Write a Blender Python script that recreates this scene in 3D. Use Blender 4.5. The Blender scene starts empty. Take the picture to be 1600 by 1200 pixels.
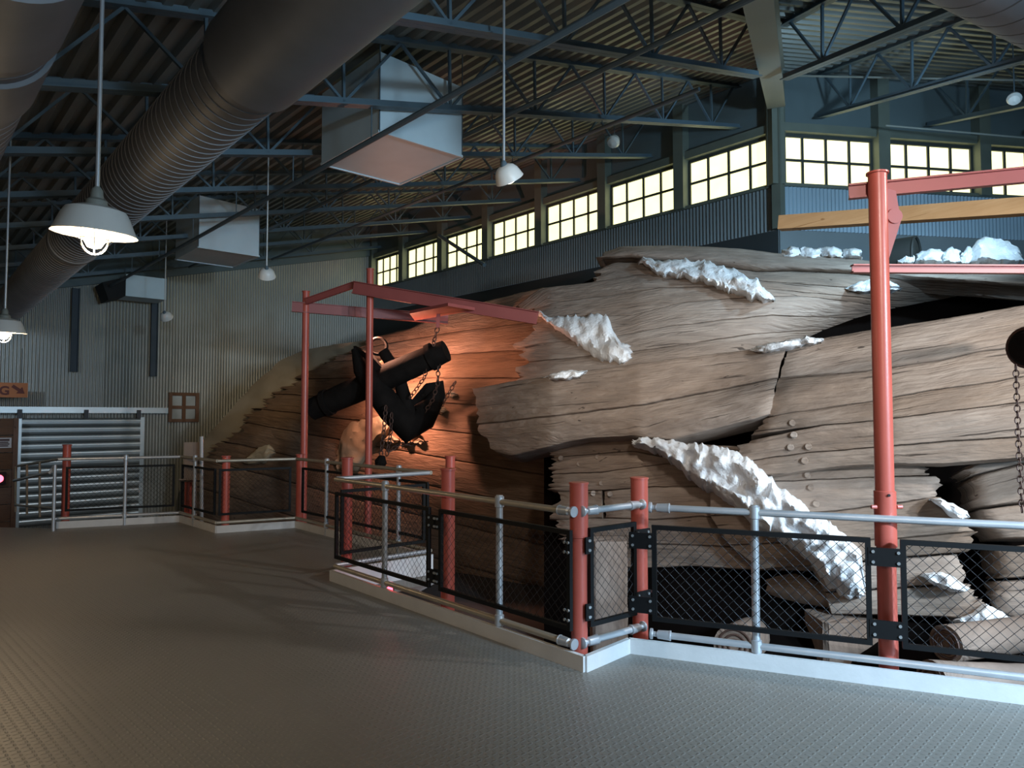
import bpy, math, random
from mathutils import Vector as V, Matrix, noise
random.seed(7)
SC = bpy.context.scene
COL = SC.collection
F = 1110.0; PITCH = math.atan(50/1110.0); EYE = V((0, 0, 1.71))
# ------------------------------------------------------------------ camera
cd = bpy.data.cameras.new('camera'); cam = bpy.data.objects.new('camera', cd); COL.objects.link(cam)
cam.location = EYE; cam.rotation_euler = (math.pi/2+PITCH, 0, 0)
cd.sensor_width = 36; cd.lens = 36*F/1600; cd.clip_end = 200
SC.camera = cam
# ------------------------------------------------------------------ world, exposure, lamps and added fill lights outside the frame
w = bpy.data.worlds.new('world'); SC.world = w; w.use_nodes = True
w.node_tree.nodes['Background'].inputs[0].default_value = (0.50, 0.66, 0.80, 1)
w.node_tree.nodes['Background'].inputs[1].default_value = 0.07
SC.view_settings.view_transform = 'Standard'; SC.view_settings.look = 'None'
SC.view_settings.exposure = 0.0; SC.view_settings.gamma = 1; SC.view_settings.use_curve_mapping = False

def spot(name, loc, target, energy, col, size=60, blend=0.5, r=0.05, parent=None):
    l = bpy.data.lights.new(name, 'SPOT'); l.energy = energy; l.color = col
    l.spot_size = math.radians(size); l.spot_blend = blend; l.shadow_soft_size = r
    o = bpy.data.objects.new(name, l); COL.objects.link(o)
    o.rotation_euler = (V(target)-V(loc)).to_track_quat('-Z', 'Y').to_euler()
    if parent: o.parent = parent; o.location = V(loc)-parent.location
    else: o.location = loc
    return o
def point(name, loc, energy, col, r=0.05, parent=None):
    l = bpy.data.lights.new(name, 'POINT'); l.energy = energy; l.color = col; l.shadow_soft_size = r
    o = bpy.data.objects.new(name, l); COL.objects.link(o)
    if parent: o.parent = parent; o.location = V(loc)-parent.location
    else: o.location = loc
    return o
def area(name, loc, target, energy, col, sx, sy):
    l = bpy.data.lights.new(name, 'AREA'); l.shape = 'RECTANGLE'; l.size = sx; l.size_y = sy; l.energy = energy; l.color = col
    o = bpy.data.objects.new(name, l); COL.objects.link(o); o.location = loc
    o.rotation_euler = (V(target)-V(loc)).to_track_quat('-Z', 'Y').to_euler(); return o
spot('hall_spot_hull', (5.3, 4.0, 4.1), (3.0, 7.4, 1.6), 600, (0.98, 0.97, 0.95), 104, 0.8, 0.12)
spot('hall_spot_right', (6.6, -0.2, 3.4), (3.2, 7.2, 1.7), 2500, (0.78, 0.90, 1.0), 48, 0.9, 0.20)
spot('hall_spot_near', (1.6, -0.5, 4.2), (1.7, 8.8, 2.3), 720, (1.0, 0.91, 0.83), 44, 0.9, 0.25)
spot('ledge_fill', (5.5, 7.3, 5.0), (4.7, 12.5, 4.6), 640, (0.50, 0.78, 1.0), 108, 0.7, 0.15)  # unseen blue fill added to brighten the rubble and right wall strip
spot('deck_fill', (5.6, -0.8, 3.9), (3.2, 3.5, 0.0), 4600, (0.50, 0.75, 1.0), 50, 1.0, 0.25)  # unseen blue fill added in place of daylight on deck and kerb
spot('hall_spot_wall', (-9.5, 9.0, 3.9), (-13.4, 15.0, 2.6), 640, (0.62, 0.81, 1.0), 54, 0.9, 0.10)
spot('roof_fill', (5.5, -3.0, 3.4), (-2.2, 9.5, 6.0), 2000, (0.56, 0.81, 1.0), 34, 0.9, 0.3)  # unseen cool fill added to brighten the duct boxes under the roof
point('hall_barn_light', (1.0, -0.6, 2.7), 105, (1.0, 0.76, 0.50), 0.1)
area('hall_daylight', (9.0, -4.0, 2.9), (1.0, 9.0, 3.3), 640, (0.42, 0.72, 1.0), 5.0, 2.6)

# ------------------------------------------------------------------ pixel rays (1600 x 1200 frame)
def ray(u, v):
    dx = (u-800)/F; dy = (600-v)/F; c, s = math.cos(PITCH), math.sin(PITCH)
    return V((dx, c-s*dy, s+c*dy))
def P(u, v, Y):
    d = ray(u, v); return EYE+d*(Y/d.y)
def PZ(u, v, z=0.0):
    d = ray(u, v); return EYE+d*((z-EYE.z)/d.z)
def PP(u, v, p0, n):
    d = ray(u, v); return EYE+d*((p0-EYE).dot(n)/d.dot(n))

# ------------------------------------------------------------------ materials
def mat(name, base, rough=0.6, metal=0.0, var=0.15, scale=3.0, bump=0.0, bscale=40.0, stretch=None, base2=None, uv=False, emit=None, estr=0.0):
    m = bpy.data.materials.new(name); m.use_nodes = True
    nt = m.node_tree; N = nt.nodes; L = nt.links; b = N['Principled BSDF']
    b.inputs['Roughness'].default_value = rough; b.inputs['Metallic'].default_value = metal
    tc = N.new('ShaderNodeTexCoord'); mp = N.new('ShaderNodeMapping')
    L.new(tc.outputs['UV' if uv else 'Object'], mp.inputs[0])
    if stretch: mp.inputs['Scale'].default_value = stretch
    n1 = N.new('ShaderNodeTexNoise'); n1.inputs['Scale'].default_value = scale; n1.inputs['Detail'].default_value = 6
    L.new(mp.outputs[0], n1.inputs['Vector'])
    mx = N.new('ShaderNodeMix'); mx.data_type = 'RGBA'
    b2 = base2 or tuple(c*(1-var*2) for c in base)
    mx.inputs[6].default_value = (*b2, 1); mx.inputs[7].default_value = (*base, 1)
    rp = N.new('ShaderNodeMapRange'); rp.inputs[1].default_value = 0.3; rp.inputs[2].default_value = 0.7
    L.new(n1.outputs[0], rp.inputs[0]); L.new(rp.outputs[0], mx.inputs[0])
    L.new(mx.outputs[2], b.inputs['Base Color'])
    if bump:
        n2 = N.new('ShaderNodeTexNoise'); n2.inputs['Scale'].default_value = bscale; n2.inputs['Detail'].default_value = 5
        L.new(mp.outputs[0], n2.inputs['Vector'])
        bp = N.new('ShaderNodeBump'); bp.inputs['Strength'].default_value = bump; bp.inputs['Distance'].default_value = 0.02
        L.new(n2.outputs[0], bp.inputs['Height']); L.new(bp.outputs[0], b.inputs['Normal'])
    if emit:
        b.inputs['Emission Color'].default_value = (*emit, 1); b.inputs['Emission Strength'].default_value = estr
    return m

def wood_mat(name, c1, c2, c3, dark, grain=1.0):
    """weathered plank: UV in metres, x along the grain"""
    m = bpy.data.materials.new(name); m.use_nodes = True
    nt = m.node_tree; N = nt.nodes; L = nt.links; b = N['Principled BSDF']
    b.inputs['Roughness'].default_value = 0.85
    tc = N.new('ShaderNodeTexCoord')
    def nz(sx, sy, sc, det=6):
        mp = N.new('ShaderNodeMapping'); mp.inputs['Scale'].default_value = (sx, sy, 1); L.new(tc.outputs['UV'], mp.inputs[0])
        n = N.new('ShaderNodeTexNoise'); n.inputs['Scale'].default_value = sc; n.inputs['Detail'].default_value = det
        L.new(mp.outputs[0], n.inputs['Vector']); return n
    def ramp(src, a, b_, ca, cb):
        r = N.new('ShaderNodeMapRange'); r.inputs[1].default_value = a; r.inputs[2].default_value = b_
        r.inputs[3].default_value = ca; r.inputs[4].default_value = cb; L.new(src, r.inputs[0]); return r.outputs[0]
    def mix(fac, a, bb):
        x = N.new('ShaderNodeMix'); x.data_type = 'RGBA'; L.new(fac, x.inputs[0])
        for i, c in ((6, a), (7, bb)):
            if isinstance(c, tuple): x.inputs[i].default_value = (*c, 1)
            else: L.new(c, x.inputs[i])
        return x.outputs[2]
    big = nz(0.55, 1.5, 1.0); med = nz(1.3, 3.6, 1.8, 8); g = nz(0.8, 26, 1.7); fine = nz(5, 110, 1.6); crack = nz(0.5, 15, 1.6, 5)
    spots = nz(3.0, 5.5, 2.2, 2); chip = nz(2.2, 9, 2.0, 8)
    col = mix(ramp(big.outputs[0], 0.36, 0.66, 0, 1), c1, c2)
    col = mix(ramp(med.outputs[0], 0.40, 0.70, 0, 0.75), col, c3)
    col = mix(ramp(g.outputs[0], 0.42, 0.72, 0, 0.6), col, c3)
    cr = ramp(crack.outputs[0], 0.355, 0.31, 0, 0.9); col = mix(cr, col, dark)
    sp = ramp(spots.outputs[0], 0.285, 0.25, 0, 0.85); col = mix(sp, col, dark)
    col = mix(ramp(big.outputs[0], 0.36, 0.28, 0, 0.45), col, dark)
    oi = N.new('ShaderNodeObjectInfo'); hs = N.new('ShaderNodeHueSaturation')
    L.new(ramp(oi.outputs['Random'], 0, 1, 0.80, 1.14), hs.inputs['Value']); L.new(ramp(oi.outputs['Random'], 0, 1, 1.12, 0.85), hs.inputs['Saturation'])
    L.new(col, hs.inputs['Color']); L.new(hs.outputs[0], b.inputs['Base Color'])
    ad = N.new('ShaderNodeMath'); ad.operation = 'ADD'
    L.new(ramp(g.outputs[0], 0, 1, 0, 1.0), ad.inputs[0]); L.new(ramp(chip.outputs[0], 0.3, 0.7, 0, 1.2), ad.inputs[1])
    sb = N.new('ShaderNodeMath'); sb.operation = 'SUBTRACT'; L.new(ad.outputs[0], sb.inputs[0]); L.new(cr, sb.inputs[1])
    bp = N.new('ShaderNodeBump'); bp.inputs['Strength'].default_value = 0.7*grain; bp.inputs['Distance'].default_value = 0.014
    L.new(sb.outputs[0], bp.inputs['Height']); L.new(bp.outputs[0], b.inputs['Normal'])
    return m

def deck_mat():
    """grey tread plate: raised lozenges in two alternating directions"""
    m = bpy.data.materials.new('tread_plate'); m.use_nodes = True
    nt = m.node_tree; N = nt.nodes; L = nt.links; b = N['Principled BSDF']
    tc = N.new('ShaderNodeTexCoord')
    def lay(rot, off):
        mp = N.new('ShaderNodeMapping'); mp.inputs['Rotation'].default_value = (0, 0, rot); mp.inputs['Location'].default_value = off
        L.new(tc.outputs['Object'], mp.inputs[0])
        sx = N.new('ShaderNodeSeparateXYZ'); L.new(mp.outputs[0], sx.inputs[0])
        outs = []
        for k, per, wd in ((0, 0.052, 0.34), (1, 0.052, 0.14)):
            d = N.new('ShaderNodeMath'); d.operation = 'DIVIDE'; d.inputs[1].default_value = per; L.new(sx.outputs[k], d.inputs[0])
            fr = N.new('ShaderNodeMath'); fr.operation = 'FRACT'; L.new(d.outputs[0], fr.inputs[0])
            s5 = N.new('ShaderNodeMath'); s5.operation = 'SUBTRACT'; s5.inputs[1].default_value = 0.5; L.new(fr.outputs[0], s5.inputs[0])
            q = N.new('ShaderNodeMath'); q.operation = 'DIVIDE'; q.inputs[1].default_value = wd; L.new(s5.outputs[0], q.inputs[0])
            p = N.new('ShaderNodeMath'); p.operation = 'POWER'; p.inputs[1].default_value = 2; L.new(q.outputs[0], p.inputs[0]); outs.append(p)
        a = N.new('ShaderNodeMath'); a.operation = 'ADD'; L.new(outs[0].outputs[0], a.inputs[0]); L.new(outs[1].outputs[0], a.inputs[1])
        r = N.new('ShaderNodeMapRange'); r.inputs[1].default_value = 1.1; r.inputs[2].default_value = 0.2; L.new(a.outputs[0], r.inputs[0]); return r
    A = lay(math.radians(45), (0, 0, 0)); B = lay(math.radians(-45), (0.018, 0.018, 0))
    mx = N.new('ShaderNodeMath'); mx.operation = 'MAXIMUM'; L.new(A.outputs[0], mx.inputs[0]); L.new(B.outputs[0], mx.inputs[1])
    bp = N.new('ShaderNodeBump'); bp.inputs['Strength'].default_value = 0.5; bp.inputs['Distance'].default_value = 0.006
    L.new(mx.outputs[0], bp.inputs['Height']); L.new(bp.outputs[0], b.inputs['Normal'])
    n = N.new('ShaderNodeTexNoise'); n.inputs['Scale'].default_value = 0.7; n.inputs['Detail'].default_value = 5; L.new(tc.outputs['Object'], n.inputs['Vector'])
    c = N.new('ShaderNodeMix'); c.data_type = 'RGBA'; L.new(n.outputs[0], c.inputs[0])
    c.inputs[6].default_value = (0.20, 0.185, 0.16, 1); c.inputs[7].default_value = (0.30, 0.28, 0.25, 1); L.new(c.outputs[2], b.inputs['Base Color'])
    r = N.new('ShaderNodeMapRange'); r.inputs[3].default_value = 0.36; r.inputs[4].default_value = 0.52; L.new(n.outputs[0], r.inputs[0]); L.new(r.outputs[0], b.inputs['Roughness'])
    b.inputs['Metallic'].default_value = 0.15
    return m

def pane_mat():
    m = bpy.data.materials.new('lit_pane'); m.use_nodes = True
    nt = m.node_tree; N = nt.nodes; L = nt.links; b = N['Principled BSDF']
    tc = N.new('ShaderNodeTexCoord'); n = N.new('ShaderNodeTexNoise'); n.inputs['Scale'].default_value = 3.2; n.inputs['Detail'].default_value = 4
    L.new(tc.outputs['Object'], n.inputs['Vector'])
    mx = N.new('ShaderNodeMix'); mx.data_type = 'RGBA'; L.new(n.outputs[0], mx.inputs[0])
    mx.inputs[6].default_value = (0.84, 0.77, 0.35, 1); mx.inputs[7].default_value = (1.0, 0.97, 0.50, 1)
    L.new(mx.outputs[2], b.inputs['Emission Color']); b.inputs['Emission Strength'].default_value = 2.0
    b.inputs['Base Color'].default_value = (0.6, 0.58, 0.5, 1); b.inputs['Roughness'].default_value = 0.3
    return m

M_ = dict(
    deck=deck_mat(), pane=pane_mat(),
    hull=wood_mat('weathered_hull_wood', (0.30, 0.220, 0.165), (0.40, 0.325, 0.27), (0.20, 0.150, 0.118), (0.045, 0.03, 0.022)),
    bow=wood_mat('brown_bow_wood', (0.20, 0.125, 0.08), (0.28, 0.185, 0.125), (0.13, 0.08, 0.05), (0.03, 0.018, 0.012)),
    timber=wood_mat('support_timber', (0.25, 0.18, 0.14), (0.33, 0.25, 0.20), (0.16, 0.115, 0.09), (0.05, 0.035, 0.025)),
    pine=wood_mat('pale_pine', (0.52, 0.32, 0.16), (0.58, 0.38, 0.20), (0.45, 0.26, 0.12), (0.30, 0.15, 0.06), 0.3),
    booth=wood_mat('brown_booth_wood', (0.16, 0.08, 0.045), (0.20, 0.10, 0.06), (0.12, 0.06, 0.035), (0.03, 0.015, 0.01), 0.4),
    plaster=mat('white_plaster', (0.84, 0.86, 0.88), 0.8, var=0.06, scale=6, bump=0.8, bscale=24),
    tan=mat('tan_plaster', (0.36, 0.29, 0.20), 0.9, var=0.12, scale=1.2, bump=0.3, bscale=6),
    core=mat('shade_black_core', (0.006, 0.0045, 0.004), 1.0, var=0.2, scale=2),  # near-black colour stands in for the shade inside the hull
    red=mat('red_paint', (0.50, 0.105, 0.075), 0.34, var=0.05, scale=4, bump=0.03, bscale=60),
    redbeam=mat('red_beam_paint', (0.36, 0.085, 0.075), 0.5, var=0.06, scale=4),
    maroon=mat('maroon_paint', (0.055, 0.014, 0.014), 0.7, var=0.1),
    galv=mat('galvanised_pipe', (0.62, 0.64, 0.67), 0.36, 0.55, var=0.07, scale=8),
    brass=mat('dulled_pipe', (0.50, 0.44, 0.35), 0.4, 0.5, var=0.08, scale=8),
    black=mat('black_paint', (0.006, 0.006, 0.0065), 0.6, var=0.1),
    wire=mat('dark_wire', (0.035, 0.035, 0.038), 0.45, 0.5, var=0.05),
    bolt=mat('bolt_steel', (0.55, 0.57, 0.58), 0.35, 0.7, var=0.05),
    curb=mat('pale_curb', (0.70, 0.69, 0.68), 0.55, var=0.06, scale=5, bump=0.08, bscale=30),
    joist=mat('blue_grey_steel', (0.105, 0.155, 0.19), 0.5, 0.1, var=0.10, scale=2),
    roof=mat('roof_deck_steel', (0.26, 0.27, 0.25), 0.42, 0.35, var=0.08, scale=1),
    girder=mat('olive_grey_steel', (0.26, 0.27, 0.24), 0.55, 0.05, var=0.08, scale=1),
    fascia=mat('dark_teal_fascia', (0.13, 0.17, 0.18), 0.7, var=0.08, scale=1),
    column=mat('olive_column', (0.16, 0.18, 0.15), 0.6, var=0.08),
    muntin=mat('dark_muntin', (0.05, 0.055, 0.05), 0.6, var=0.05),
    corr=mat('corrugated_steel', (0.36, 0.36, 0.335), 0.42, 0.45, var=0.10, scale=0.8),
    corr_lit=mat('blue_lit_corrugated_steel', (0.40, 0.53, 0.64), 0.5, 0.15, var=0.08, scale=0.8),  # same steel sheet with the blue light on it put into the colour
    slat=mat('door_slat_steel', (0.50, 0.54, 0.55), 0.33, 0.55, var=0.08, scale=1),
    basewall=mat('grey_base_wall', (0.26, 0.30, 0.32), 0.8, var=0.08, scale=1),
    duct=mat('spiral_duct_steel', (0.225, 0.235, 0.25), 0.58, 0.25, var=0.10, scale=2),
    plenum=mat('pale_blue_duct_box', (0.62, 0.76, 0.83), 0.55, 0.1, var=0.05, scale=2),
    enamel=mat('white_enamel', (0.72, 0.72, 0.69), 0.35, var=0.03),
    enamel_in=mat('white_enamel_inside', (0.85, 0.80, 0.68), 0.4, var=0.02),
    bulb=mat('lit_bulb', (1, 0.9, 0.7), 0.4, emit=(1.0, 0.80, 0.52), estr=9.0),
    bulb_cool=mat('lit_lamp_face', (1, 0.95, 0.9), 0.4, emit=(1.0, 0.92, 0.80), estr=7.0),
    redled=mat('lit_red_lens', (0.8, 0.05, 0.05), 0.3, emit=(1.0, 0.10, 0.16), estr=5.0),
    iron=mat('dark_iron', (0.012, 0.010, 0.009), 0.85, 0.0, var=0.2, scale=5, bump=0.3, bscale=20),
    rust=mat('rusty_chain', (0.10, 0.055, 0.042), 0.6, 0.4, var=0.15, scale=20),
    ochre=mat('orange_sign_paint', (0.52, 0.17, 0.055), 0.6, var=0.05),
    signred=mat('dark_red_letters', (0.13, 0.02, 0.012), 0.6, var=0.05),
    paper=mat('pale_notice', (0.62, 0.56, 0.55), 0.7, var=0.04),
    ink=mat('ink', (0.10, 0.06, 0.06), 0.8, var=0.05),
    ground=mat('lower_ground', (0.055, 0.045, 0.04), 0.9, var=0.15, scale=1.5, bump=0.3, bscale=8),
    brownsheet=mat('brown_clear_sheet', (0.30, 0.235, 0.20), 0.3, var=0.05),
    shadebeam=mat('shaded_red_beam_paint', (0.27, 0.062, 0.055), 0.5, var=0.06, scale=4),  # red beam paint darkened in colour for the shade on the left gantry
    pinkish=mat('pale_sheet', (0.33, 0.29, 0.285), 0.5, var=0.05),
    corr_shaded=mat('shaded_corrugated_steel', (0.22, 0.25, 0.265), 0.5, 0.2, var=0.08, scale=0.8),  # same strip as the right wall, its shade put into the colour
    shadewall=mat('shaded_base_wall', (0.045, 0.05, 0.052), 0.9, var=0.08, scale=1),  # base wall colour darkened to stand in for shade on the back wall
    darkblue=mat('dark_blue_paint', (0.035, 0.055, 0.075), 0.6, var=0.08),
    greypipe=mat('grey_green_pipe', (0.016, 0.018, 0.016), 0.7, var=0.1),
)
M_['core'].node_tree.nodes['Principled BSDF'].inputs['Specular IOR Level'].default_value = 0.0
M_['black'].node_tree.nodes['Principled BSDF'].inputs['Specular IOR Level'].default_value = 0.25
M_['iron'].node_tree.nodes['Principled BSDF'].inputs['Specular IOR Level'].default_value = 0.08
# ------------------------------------------------------------------ mesh builder
class MB:
    def __init__(s): s.v = []; s.f = []; s.uv = None
    def add(s, vs, fs):
        o = len(s.v); s.v += [V(x) for x in vs]; s.f += [tuple(i+o for i in f) for f in fs]
    def box(s, c, sx, sy, sz, ax=(1, 0, 0), ay=(0, 1, 0), az=(0, 0, 1)):
        c = V(c); ax = V(ax)*sx/2; ay = V(ay)*sy/2; az = V(az)*sz/2
        vs = [c+ax*i+ay*j+az*k for k in (-1, 1) for j in (-1, 1) for i in (-1, 1)]
        s.add(vs, [(0, 2, 3, 1), (4, 5, 7, 6), (0, 1, 5, 4), (2, 6, 7, 3), (0, 4, 6, 2), (1, 3, 7, 5)])
    def bar(s, p, q, wd, ht, up=(0, 0, 1)):
        p = V(p); q = V(q); d = q-p; l = d.length; d.normalize(); r = d.cross(V(up)).normalized(); u = r.cross(d)
        s.box((p+q)/2, l, wd, ht, d, r, u)
    def tube(s, p, q, r, n=12, r2=None, cap=True):
        s.path([p, q], [r, r2 if r2 is not None else r], n, cap)
    def path(s, pts, rs, n=12, cap=True):
        pts = [V(p) for p in pts]; rs = rs if isinstance(rs, (list, tuple)) else [rs]*len(pts)
        o = len(s.v); ref = None
        for i, p in enumerate(pts):
            d = (pts[min(i+1, len(pts)-1)]-pts[max(i-1, 0)]).normalized()
            if ref is None: ref = V((0, 0, 1)) if abs(d.z) < 0.9 else V((1, 0, 0))
            a = (ref-d*ref.dot(d)).normalized(); b = d.cross(a); ref = a
            for k in range(n):
                t = 2*math.pi*k/n; s.v.append(p+(a*math.cos(t)+b*math.sin(t))*rs[i])
        for i in range(len(pts)-1):
            for k in range(n):
                a = o+i*n+k; b = o+i*n+(k+1) % n; s.f.append((a, b, b+n, a+n))
        if cap:
            s.f.append(tuple(o+k for k in reversed(range(n)))); m = o+(len(pts)-1)*n; s.f.append(tuple(m+k for k in range(n)))
    def lathe(s, base, axis, prof, n=20, cap=False):
        base = V(base); d = V(axis).normalized(); ref = V((0, 0, 1)) if abs(d.z) < 0.9 else V((1, 0, 0))
        a = (ref-d*ref.dot(d)).normalized(); b = d.cross(a); o = len(s.v)
        for (r, h) in prof:
            for k in range(n):
                t = 2*math.pi*k/n; s.v.append(base+d*h+(a*math.cos(t)+b*math.sin(t))*max(r, 1e-4))
        for i in range(len(prof)-1):
            for k in range(n):
                x = o+i*n+k; y = o+i*n+(k+1) % n; s.f.append((x, y, y+n, x+n))
        if cap:
            s.f.append(tuple(o+k for k in reversed(range(n)))); m = o+(len(prof)-1)*n; s.f.append(tuple(m+k for k in range(n)))
    def torus(s, c, nrm, R, r, n=20, m=8, stretch=1.0, sdir=None):
        c = V(c); d = V(nrm).normalized(); ref = V(sdir) if sdir else (V((0, 0, 1)) if abs(d.z) < 0.9 else V((1, 0, 0)))
        a = (ref-d*ref.dot(d)).normalized(); b = d.cross(a); o = len(s.v)
        for i in range(n):
            t = 2*math.pi*i/n; rad = a*math.cos(t)*stretch+b*math.sin(t); pr = (a*math.cos(t)+b*math.sin(t)*stretch).normalized()
            for k in range(m):
                q = 2*math.pi*k/m; s.v.append(c+rad*R+(pr*math.cos(q)+d*math.sin(q))*r)
        for i in range(n):
            for k in range(m):
                s.f.append((o+i*m+k, o+((i+1) % n)*m+k, o+((i+1) % n)*m+(k+1) % m, o+i*m+(k+1) % m))
    def prism(s, pts, off):
        """polygon extruded by off"""
        n = len(pts); off = V(off); s.add([V(p) for p in pts]+[V(p)+off for p in pts],
            [tuple(range(n-1, -1, -1)), tuple(range(n, 2*n))]+[(i, (i+1) % n, (i+1) % n+n, i+n) for i in range(n)])
    def build(s, name, m, parent=None, smooth=False, kind=None, fix=True, label=None):
        me = bpy.data.meshes.new(name); base = V((0, 0, 0))
        if parent:
            q = parent
            while q: base += q.location; q = q.parent
        if not parent:
            lo = V([min(x[i] for x in s.v) for i in range(3)]); hi = V([max(x[i] for x in s.v) for i in range(3)])
            base = V(((lo.x+hi.x)/2, (lo.y+hi.y)/2, lo.z))
        me.from_pydata([x-base for x in s.v], [], s.f); me.update()
        if s.uv:
            lay = me.uv_layers.new(name='UVMap')
            for lp in me.loops: lay.data[lp.index].uv = s.uv[lp.vertex_index]
        if fix:
            import bmesh
            bm = bmesh.new(); bm.from_mesh(me); bmesh.ops.recalc_face_normals(bm, faces=bm.faces); bm.to_mesh(me); bm.free()
        if smooth:
            me.polygons.foreach_set('use_smooth', [True]*len(me.polygons))
            try: me.set_sharp_from_angle(angle=math.radians(40))
            except Exception: pass
        me.materials.append(M_[m]); o = bpy.data.objects.new(name, me); COL.objects.link(o)
        if parent: o.parent = parent
        else: o.location = base
        if kind: o['kind'] = kind
        if label: o['label'] = label
        return o
def thing(name, loc, label, cat, group=None):
    o = bpy.data.objects.new(name, None); COL.objects.link(o); o.location = V(loc); o.empty_display_size = 0.1
    o['label'] = label; o['category'] = cat
    if group: o['group'] = group
    return o
def tag(o, label, cat, group=None):
    o['label'] = label; o['category'] = cat
    if group: o['group'] = group
    return o
def setting(name, loc=(0, 0, 0)):
    o = bpy.data.objects.new(name, None); COL.objects.link(o); o.location = V(loc); o['kind'] = 'structure'; return o
def copy_tree(o, parent=None):
    c = o.copy(); COL.objects.link(c); c.parent = parent
    for ch in list(o.children): copy_tree(ch, c)
    return c
def interp(pl, u):
    if u <= pl[0][0]: return pl[0][1]
    for (a, b), (c, d) in zip(pl, pl[1:]):
        if u <= c: return b+(d-b)*(u-a)/(c-a) if c > a else d
    return pl[-1][1]
def sst(a, b, x):
    t = max(0, min(1, (x-a)/(b-a))); return t*t*(3-2*t)

# ================================================================== building shell
TH = math.radians(-41.7); W1 = V((math.sin(TH), math.cos(TH), 0)); N1 = V((math.cos(TH), -math.sin(TH), 0))   # along the left clerestory wall / out of the room
TH2 = math.radians(80.9); W2 = V((math.sin(TH2), math.cos(TH2), 0)); N2 = V((-math.cos(TH2), math.sin(TH2), 0))
C0 = P(1222, 650, 13.0); C0.z = 0
L1 = 14.6; FC = C0+W1*L1           # far inner corner
HIP = V((-0.38, -0.925, 0)).normalized(); ZE = 8.15; HS = 0.2175
S1 = HS/abs(HIP.dot(N1)); S2 = HS/abs(HIP.dot(N2))
def zr1(p): return ZE+S1*(p-C0).dot(N1)
def tq(t, q, z=0.0): p = C0+W1*t-N1*q; p.z = z; return p           # left facet: t along wall, q into the room
def tq2(t, q, z=0.0): p = C0+W2*t-N2*q; p.z = z; return p
GZ = -1.15
# deck platform outline on the floor (from the kerb line), closed far behind the camera
K = [PZ(1700, 1113), PZ(983, 1020), PZ(914, 1050), PZ(517, 907)]
Wd = W1.copy()
Pn = K[3]+N1*1.28                         # notch corner
K += [Pn, PZ(462, 824.5), PZ(338, 833), PZ(281, 815.5), PZ(88, 826)]
outline = K+[PZ(-40, 823), V((-13, 4, 0)), V((-10, -6, 0)), V((9, -6, 0)), V((9, 1.6, 0))]
b = MB(); b.prism([V((p.x, p.y, -0.25)) for p in outline], (0, 0, 0.25)); o = b.build('floor', 'deck'); o['kind'] = 'structure'
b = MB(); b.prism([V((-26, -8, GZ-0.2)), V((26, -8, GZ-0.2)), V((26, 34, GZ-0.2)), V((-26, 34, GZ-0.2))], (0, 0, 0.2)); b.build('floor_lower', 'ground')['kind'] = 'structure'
def curb(i, a, c, h=0.105):
    d = (c-a).normalized(); r = V((d.y, -d.x, 0)); b = MB(); b.box((a+c)/2+V((0, 0, h/2-0.06)), (c-a).length, 0.035, h+0.12, d, r); b.build('trim_%d' % i, 'curb')['kind'] = 'structure'
for i in range(8): curb(i+1, K[i], K[i+1])

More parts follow.
